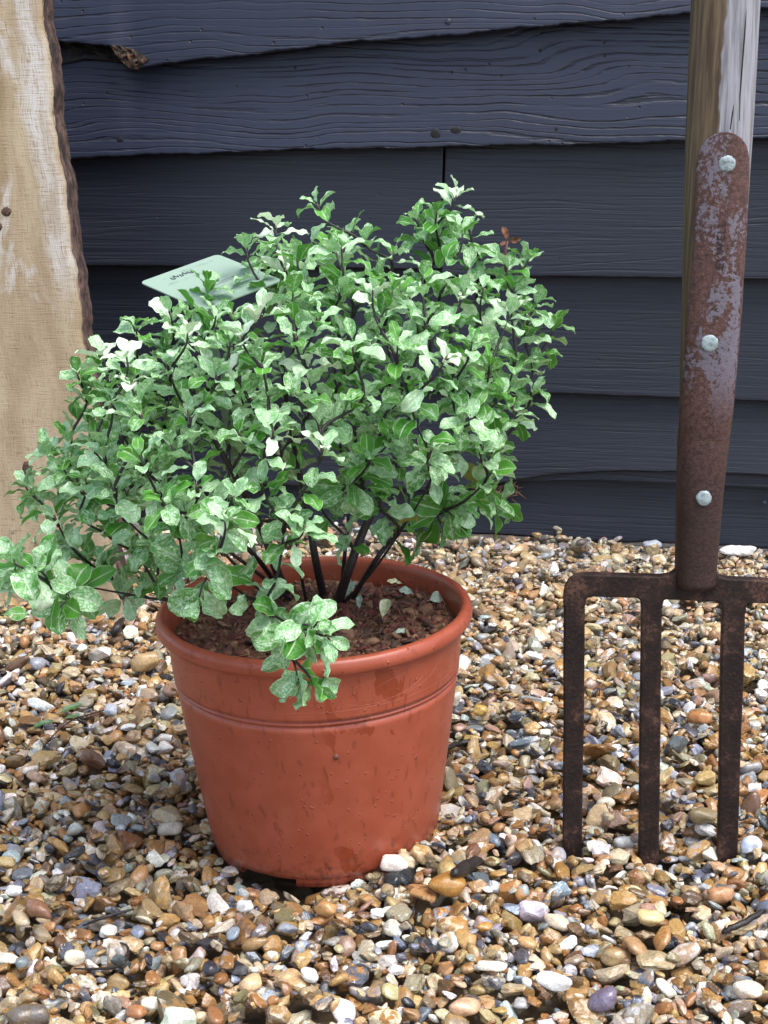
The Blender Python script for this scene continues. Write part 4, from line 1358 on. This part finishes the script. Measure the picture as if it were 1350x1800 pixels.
for px, py, rp in ((1271, 287, 14), (1242, 597, 15), (1233, 867, 13.5)):
    c = front_pt(px, py, 0.0028)
    r_ = rp * 0.98 * 1.03 / FPX
    g_ = Geo()
    prof = [(0.0, 0.0009), (0.45, 0.0009), (0.75, 0.0007), (0.93, 0.0003), (1.0, -0.0004), (1.0, -0.003)]
    n = 24
    kk = random.Random(px)
    wob = [1 + kk.uniform(-0.05, 0.05) for _ in range(n)]
    for q, (rr_, h_) in enumerate(prof):
        for k in range(n):
            th = 2 * math.pi * k / n
            g_.v.append(c + (FS * math.cos(th) + FU * math.sin(th)) * (rr_ * r_ * wob[k]) + FN * h_)
    for q in range(len(prof) - 1):
        for k in range(n):
            g_.f.append((q * n + k, q * n + (k + 1) % n, (q + 1) * n + (k + 1) % n, (q + 1) * n + k))
    g_.build('rivet', m_riv, fork)
# stamped word on the strap
tc = bpy.data.curves.new('stamped_word', 'FONT')
tc.body = 'ELWELL'
tc.align_x = 'CENTER'; tc.align_y = 'CENTER'
tc.size = 0.0072
tc.space_character = 1.25
tc.extrude = 0.00012
tc.materials.append(simple_mat('stamp', (0.026, 0.012, 0.010), 0.8))
_t = bpy.data.objects.new('stamp_curve', tc); COL.objects.link(_t)
bpy.context.view_layer.update()
_me = bpy.data.meshes.new_from_object(_t.evaluated_get(bpy.context.evaluated_depsgraph_get())); print('stamp verts', len(_me.vertices)); bpy.data.objects.remove(_t)
to = bpy.data.objects.new('stamped_word', _me)
COL.objects.link(to)
to.parent = strap
X_ = FU; Y_ = -FS; Z_ = X_.cross(Y_)
if Z_.dot(FN) < 0:
    Z_ = -Z_
M = Matrix((X_, Y_, FN)).transposed().to_4x4()
M.translation = front_pt(1261, 427, 0.0031)
to.matrix_local = M

# head: crossbar and tines in one plane
TT = 0.0048      # half thickness
def slabpoly(pts, name, bevel=0.0016, th=TT):
    g_ = Geo()
    a = [fk(px, py) - F0 for px, py in pts]
    g_.prism([p + FN * th for p in a], [p - FN * th for p in a])
    o = g_.build(name, m_rust, fork, smooth=False)
    md = o.modifiers.new('bevel', 'BEVEL'); md.width = bevel; md.segments = 3; md.limit_method = 'ANGLE'; md.angle_limit = R(40)
    return o
xr2 = 1447
cb = [(990, 1062), (990, 1045), (993, 1030), (1000, 1018), (1010, 1011), (1024, 1007), (1100, 1009), (1160, 1011), (1178, 1008), (1187, 1000), (1258, 1002), (1264, 1011), (1275, 1014), (1350, 1018), (1418, 1022), (1432, 1025), (1442, 1032), (1448, 1043), (1450, 1058), (1450, 1076), (1410, 1074), (1410, 1066), (1406, 1062), (1400, 1060), (1320, 1057), (1313, 1058), (1310, 1064), (1310, 1072), (1268, 1070), (1268, 1062), (1265, 1057), (1258, 1055), (1172, 1051), (1166, 1052), (1164, 1060), (1164, 1066), (1126, 1064), (1126, 1057), (1123, 1050), (1116, 1048), (1040, 1046), (1033, 1047), (1029, 1053), (1029, 1062)]
_cb = slabpoly(cb, 'crossbar', 0.0014, TT + 0.0001)
_stub = {cb.index(q) for q in ((990, 1062), (1450, 1076), (1410, 1074), (1310, 1072), (1268, 1070), (1164, 1066), (1126, 1064), (1029, 1062))}
_aw = _cb.data.attributes.new('bevel_weight_edge', 'FLOAT', 'EDGE')
_n = len(cb)
for _i, _e in enumerate(_cb.data.edges):
    _a, _b = _e.vertices
    _aw.data[_i].value = 0.0 if (_a % _n in _stub and _b % _n in _stub) else 1.0
    _va, _vb = _cb.data.vertices[_a].co, _cb.data.vertices[_b].co
_cb.modifiers['bevel'].limit_method = 'WEIGHT'
for (xa, xb, ya, xc, xd, yc) in ((990.6, 1028.4, 1060, 989, 1023, 1483), (1126.6, 1163.4, 1062, 1122, 1157, 1503), (1268.6, 1309.4, 1068, 1260, 1295, 1504), (1410.6, 1449.4, 1072, 1399, 1434, 1512)):
    # continue into the ground
    dx1, dx2 = (xc - xa) / (yc - ya), (xd - xb) / (yc - ya)
    ye = yc + 120
    pts = [(xa + 0.4, ya - 22), (xb - 0.4, ya - 22)]
    for f in (0.25, 0.5, 0.75):
        pts.append((xb + (xd - xb) * f + 0.6 * math.sin(f * 9 + xa), ya + (yc - ya) * f))
    pts += [(xd, yc), (xd + dx2 * 120 - 8, ye), (xc + dx1 * 120 + 8, ye), (xc, yc)]
    for f in (0.75, 0.5, 0.25):
        pts.append((xa + (xc - xa) * f + 0.6 * math.sin(f * 7 + xb), ya + (yc - ya) * f))
    slabpoly(pts, 'tine', 0.0014)

# ================================================================== small things
def leaf_obj(name, P, dv, nr, ln, mat, label, cat, group=None, var=0, pale=0.4):
    dv = Vector(dv).normalized(); nr = Vector(nr); nr = (nr - dv * nr.dot(dv)).normalized(); sdv = nr.cross(dv)
    M = np.array([[dv.x, sdv.x, nr.x], [dv.y, sdv.y, nr.y], [dv.z, sdv.z, nr.z]])
    v = (LV[var] * ln) @ M.T
    n_ = len(v)
    o = mesh_np(name, v, LF.copy(), mat, None, attrs={'pale': ('FLOAT', np.full(n_, pale)), 'seed': ('FLOAT', np.full(n_, float(var)))}, uv=LUV)
    o.location = P
    return tag(o, label, cat, group)
def on_soil(px, py, lift=0.003):
    P = atZ(px, py, PZ + SOILZ)
    for _ in range(4):
        loc = potM.inverted() @ P
        P = atZ(px, py, (potM @ Vector((loc.x, loc.y, soil_h(loc.x, loc.y)))).z + lift)
    return P
m_yel = simple_mat('yellow_leaf', (0.42, 0.40, 0.14), 0.5, 300, 0.3)
m_gry = simple_mat('dry_grey_leaf', (0.34, 0.42, 0.34), 0.55, 300, 0.3)
m_crm = simple_mat('dry_cream_leaf', (0.50, 0.50, 0.30), 0.55, 300, 0.3)
FLG = 'fallen leaves on the compost'
for args in [
    ((736, 1022), (1, .1, .15), (-.2, -.95, .45), 0.0190, m_yel, 'round yellow fallen leaf near the back right of the compost', 3),
    ((708, 1026), (-1, .2, .2), (0, -.3, 1), 0.0120, m_crm, 'small cream fallen leaf just left of the round yellow one', 6),
    ((728, 1045), (-1, .3, .25), (0, -.5, .8), 0.0120, m_gry, 'curled grey-green fallen leaf below the round yellow leaf', 8),
    ((752, 1056), (1, .3, .35), (.2, -.8, .5), 0.0150, m_gry, 'larger grey-green fallen leaf by the right inside edge of the pot', 10),
    ((672, 1088), (.15, .3, .6), (-.2, -.9, .3), 0.0155, m_crm, 'pale cream-green fallen leaf standing on edge near the front right', 13),
    ((631, 1072), (0, .2, .7), (-.4, -.9, .3), 0.0110, m_gry, 'small folded grey leaf between the stems and the cream leaf', 15),
    ((606, 1052), (.5, .3, .8), (-.6, -.8, .2), 0.0150, m_gry, 'grey-green fallen leaf leaning against the right-hand stem', 17),
    ((690, 1112), (1, .1, .1), (0, -.4, 1), 0.0100, m_gry, 'tiny pale fallen leaf close to the front rim', 19)]:
    (px, py), dv, nr, ln, mat, lab, vr = args
    _p = on_soil(px, py, 0.0045); pass
    leaf_obj('fallen_leaf', _p, dv, nr, ln, mat, lab, 'leaf', FLG, vr)

# green leaf sprig on the gravel at left
m_green = simple_mat('dark_green_leaf', (0.05, 0.12, 0.035), 0.4, 300, 0.3)
def on_gravel(px, py, lift=0.001):
    P = atZ(px, py, 0.0)
    for _ in range(3):
        P = atZ(px, py, gz(P.x, P.y) + lift)
    return P
sp0 = on_gravel(105, 1262, 0.002)
sprig = thing('leaf_sprig', 'narrow dark green leaf sprig lying on the gravel left of the pot', 'leaf', sp0)
for k, ((px, py), dv, ln) in enumerate((((100, 1266), (-1, -.5, .02), 0.021), ((97, 1255), (1, .8, .06), 0.026), ((110, 1262), (1, .3, .05), 0.014))):
    dv = Vector(dv).normalized(); nr = Vector((0.1, -.4, 1)); nr = (nr - dv * nr.dot(dv)).normalized(); sdv = nr.cross(dv)
    M = np.array([[dv.x, sdv.x, nr.x], [dv.y, sdv.y, nr.y], [dv.z, sdv.z, nr.z]])
    v = (LV[k * 2 + 1] * (ln, ln * 0.62, ln * 0.4)) @ M.T + np.array(on_gravel(px, py, 0.003) - sp0)
    mesh_np('leaflet', v, LF.copy(), m_green, sprig)
leaf_obj('fallen_leaf', on_gravel(2, 1080, 0.006), (1, -.05, .1), (0, -.9, .5), 0.026, m_leaf, 'pale green leaf on the gravel at the foot of the timber slab', 'leaf', None, 21, 0.35)

m_tw = simple_mat('wet_black_twig', (0.018, 0.013, 0.012), 0.45, 300, 0.5, 0.0008)
def twig(pts, r, name, label, cat='twig', group=None):
    P = [on_gravel(px, py, r * 0.8 + l) for px, py, l in pts]
    PP = smooth_path(P, 5)
    for i in range(1, len(PP) - 1):
        PP[i] = PP[i] + Vector((random.gauss(0, r * .2), random.gauss(0, r * .2), 0))
    g_ = Geo(); n = len(PP)
    o0 = PP[0].copy()
    g_.tube([p - o0 for p in PP], [r * (1 - 0.5 * abs(2 * i / (n - 1) - 1) ** 3) for i in range(n)], 8)
    o = g_.build(name, m_tw); o.location = o0
    return tag(o, label, cat, group)
TG = 'dark twigs and bits of bark on the gravel'
twig([(783, 1314, .003), (810, 1307, .004), (850, 1301, .003)], 0.0024, 'twig', 'black twig lying on the gravel against the right side of the pot', 'twig', TG)
twig([(198, 1118, .001), (206, 1102, .004), (216, 1088, .003)], 0.0038, 'bark_piece', 'stubby black piece of bark left of the pot below the drooping leaves', 'bark', TG)
twig([(145, 1627, .002), (185, 1612, .004), (235, 1598, .002)], 0.0011, 'twig', 'thin black twig above a pale stone at the lower left', 'twig', TG)
twig([(180, 1655, .002), (222, 1662, .005), (218, 1692, .005), (190, 1702, .004), (130, 1703, .001)], 0.0009, 'twig', 'hooked black twig curling round a pebble at the lower left', 'twig', TG)
twig([(1270, 1640, .002), (1300, 1625, .005), (1345, 1600, .003)], 0.0022, 'twig', 'blue-black twig on the gravel at the lower right edge', 'twig', TG)
twig([(68, 1355, .001), (75, 1315, .004), (120, 1270, .005), (170, 1252, .004), (215, 1236, .003)], 0.0006, 'twig', 'long thin dark stalk arching over the gravel left of the pot', 'twig', TG)
twig([(800, 1535, .002), (820, 1522, .005), (845, 1512, .004)], 0.0042, 'bark_piece', 'ridged black piece of bark in front of the pot, right of its foot', 'bark', TG)

# snail shell by the fork
m_shell = NT('snail_shell')
co = m_shell.n('TexCoord').outputs['Object']
f = m_shell.noise(co, 260, 4)
m_shell = m_shell.finish(Base_Color=m_shell.mix(m_shell.ramp(f, 0.4, 0.65), (0.80, 0.82, 0.88), (0.48, 0.56, 0.72)), Roughness=0.35)
sc_ = on_gravel(1322, 1500, 0.0)
shell = thing('snail_shell', 'round white and blue-grey snail shell on the gravel right of the third tine', 'shell', sc_)
g_ = Geo()
pts = []; rad = []
for i in range(90):
    a = i / 89 * 2.6 * 2 * math.pi
    k = math.exp(0.145 * a) / math.exp(0.145 * 2.6 * 2 * math.pi)
    pts.append(Vector((math.cos(a) * 0.0046 * k, -0.0042 * (1 - k) - 0.001, math.sin(a) * 0.0046 * k + 0.0072)))
    rad.append(0.0050 * k + 0.0002)
g_.tube(pts, rad, 14)
g_.build('whorl', m_shell, shell)
g2 = Geo()
g2.tube([pts[-1] + Vector((-0.0005, 0, 0.0002)), pts[-1] + Vector((0.0008, -0.0006, 0.0022))], [0.0040, 0.0030], 12)
g2.build('opening', simple_mat('shell_mouth', (0.12, 0.06, 0.04), 0.6), shell)
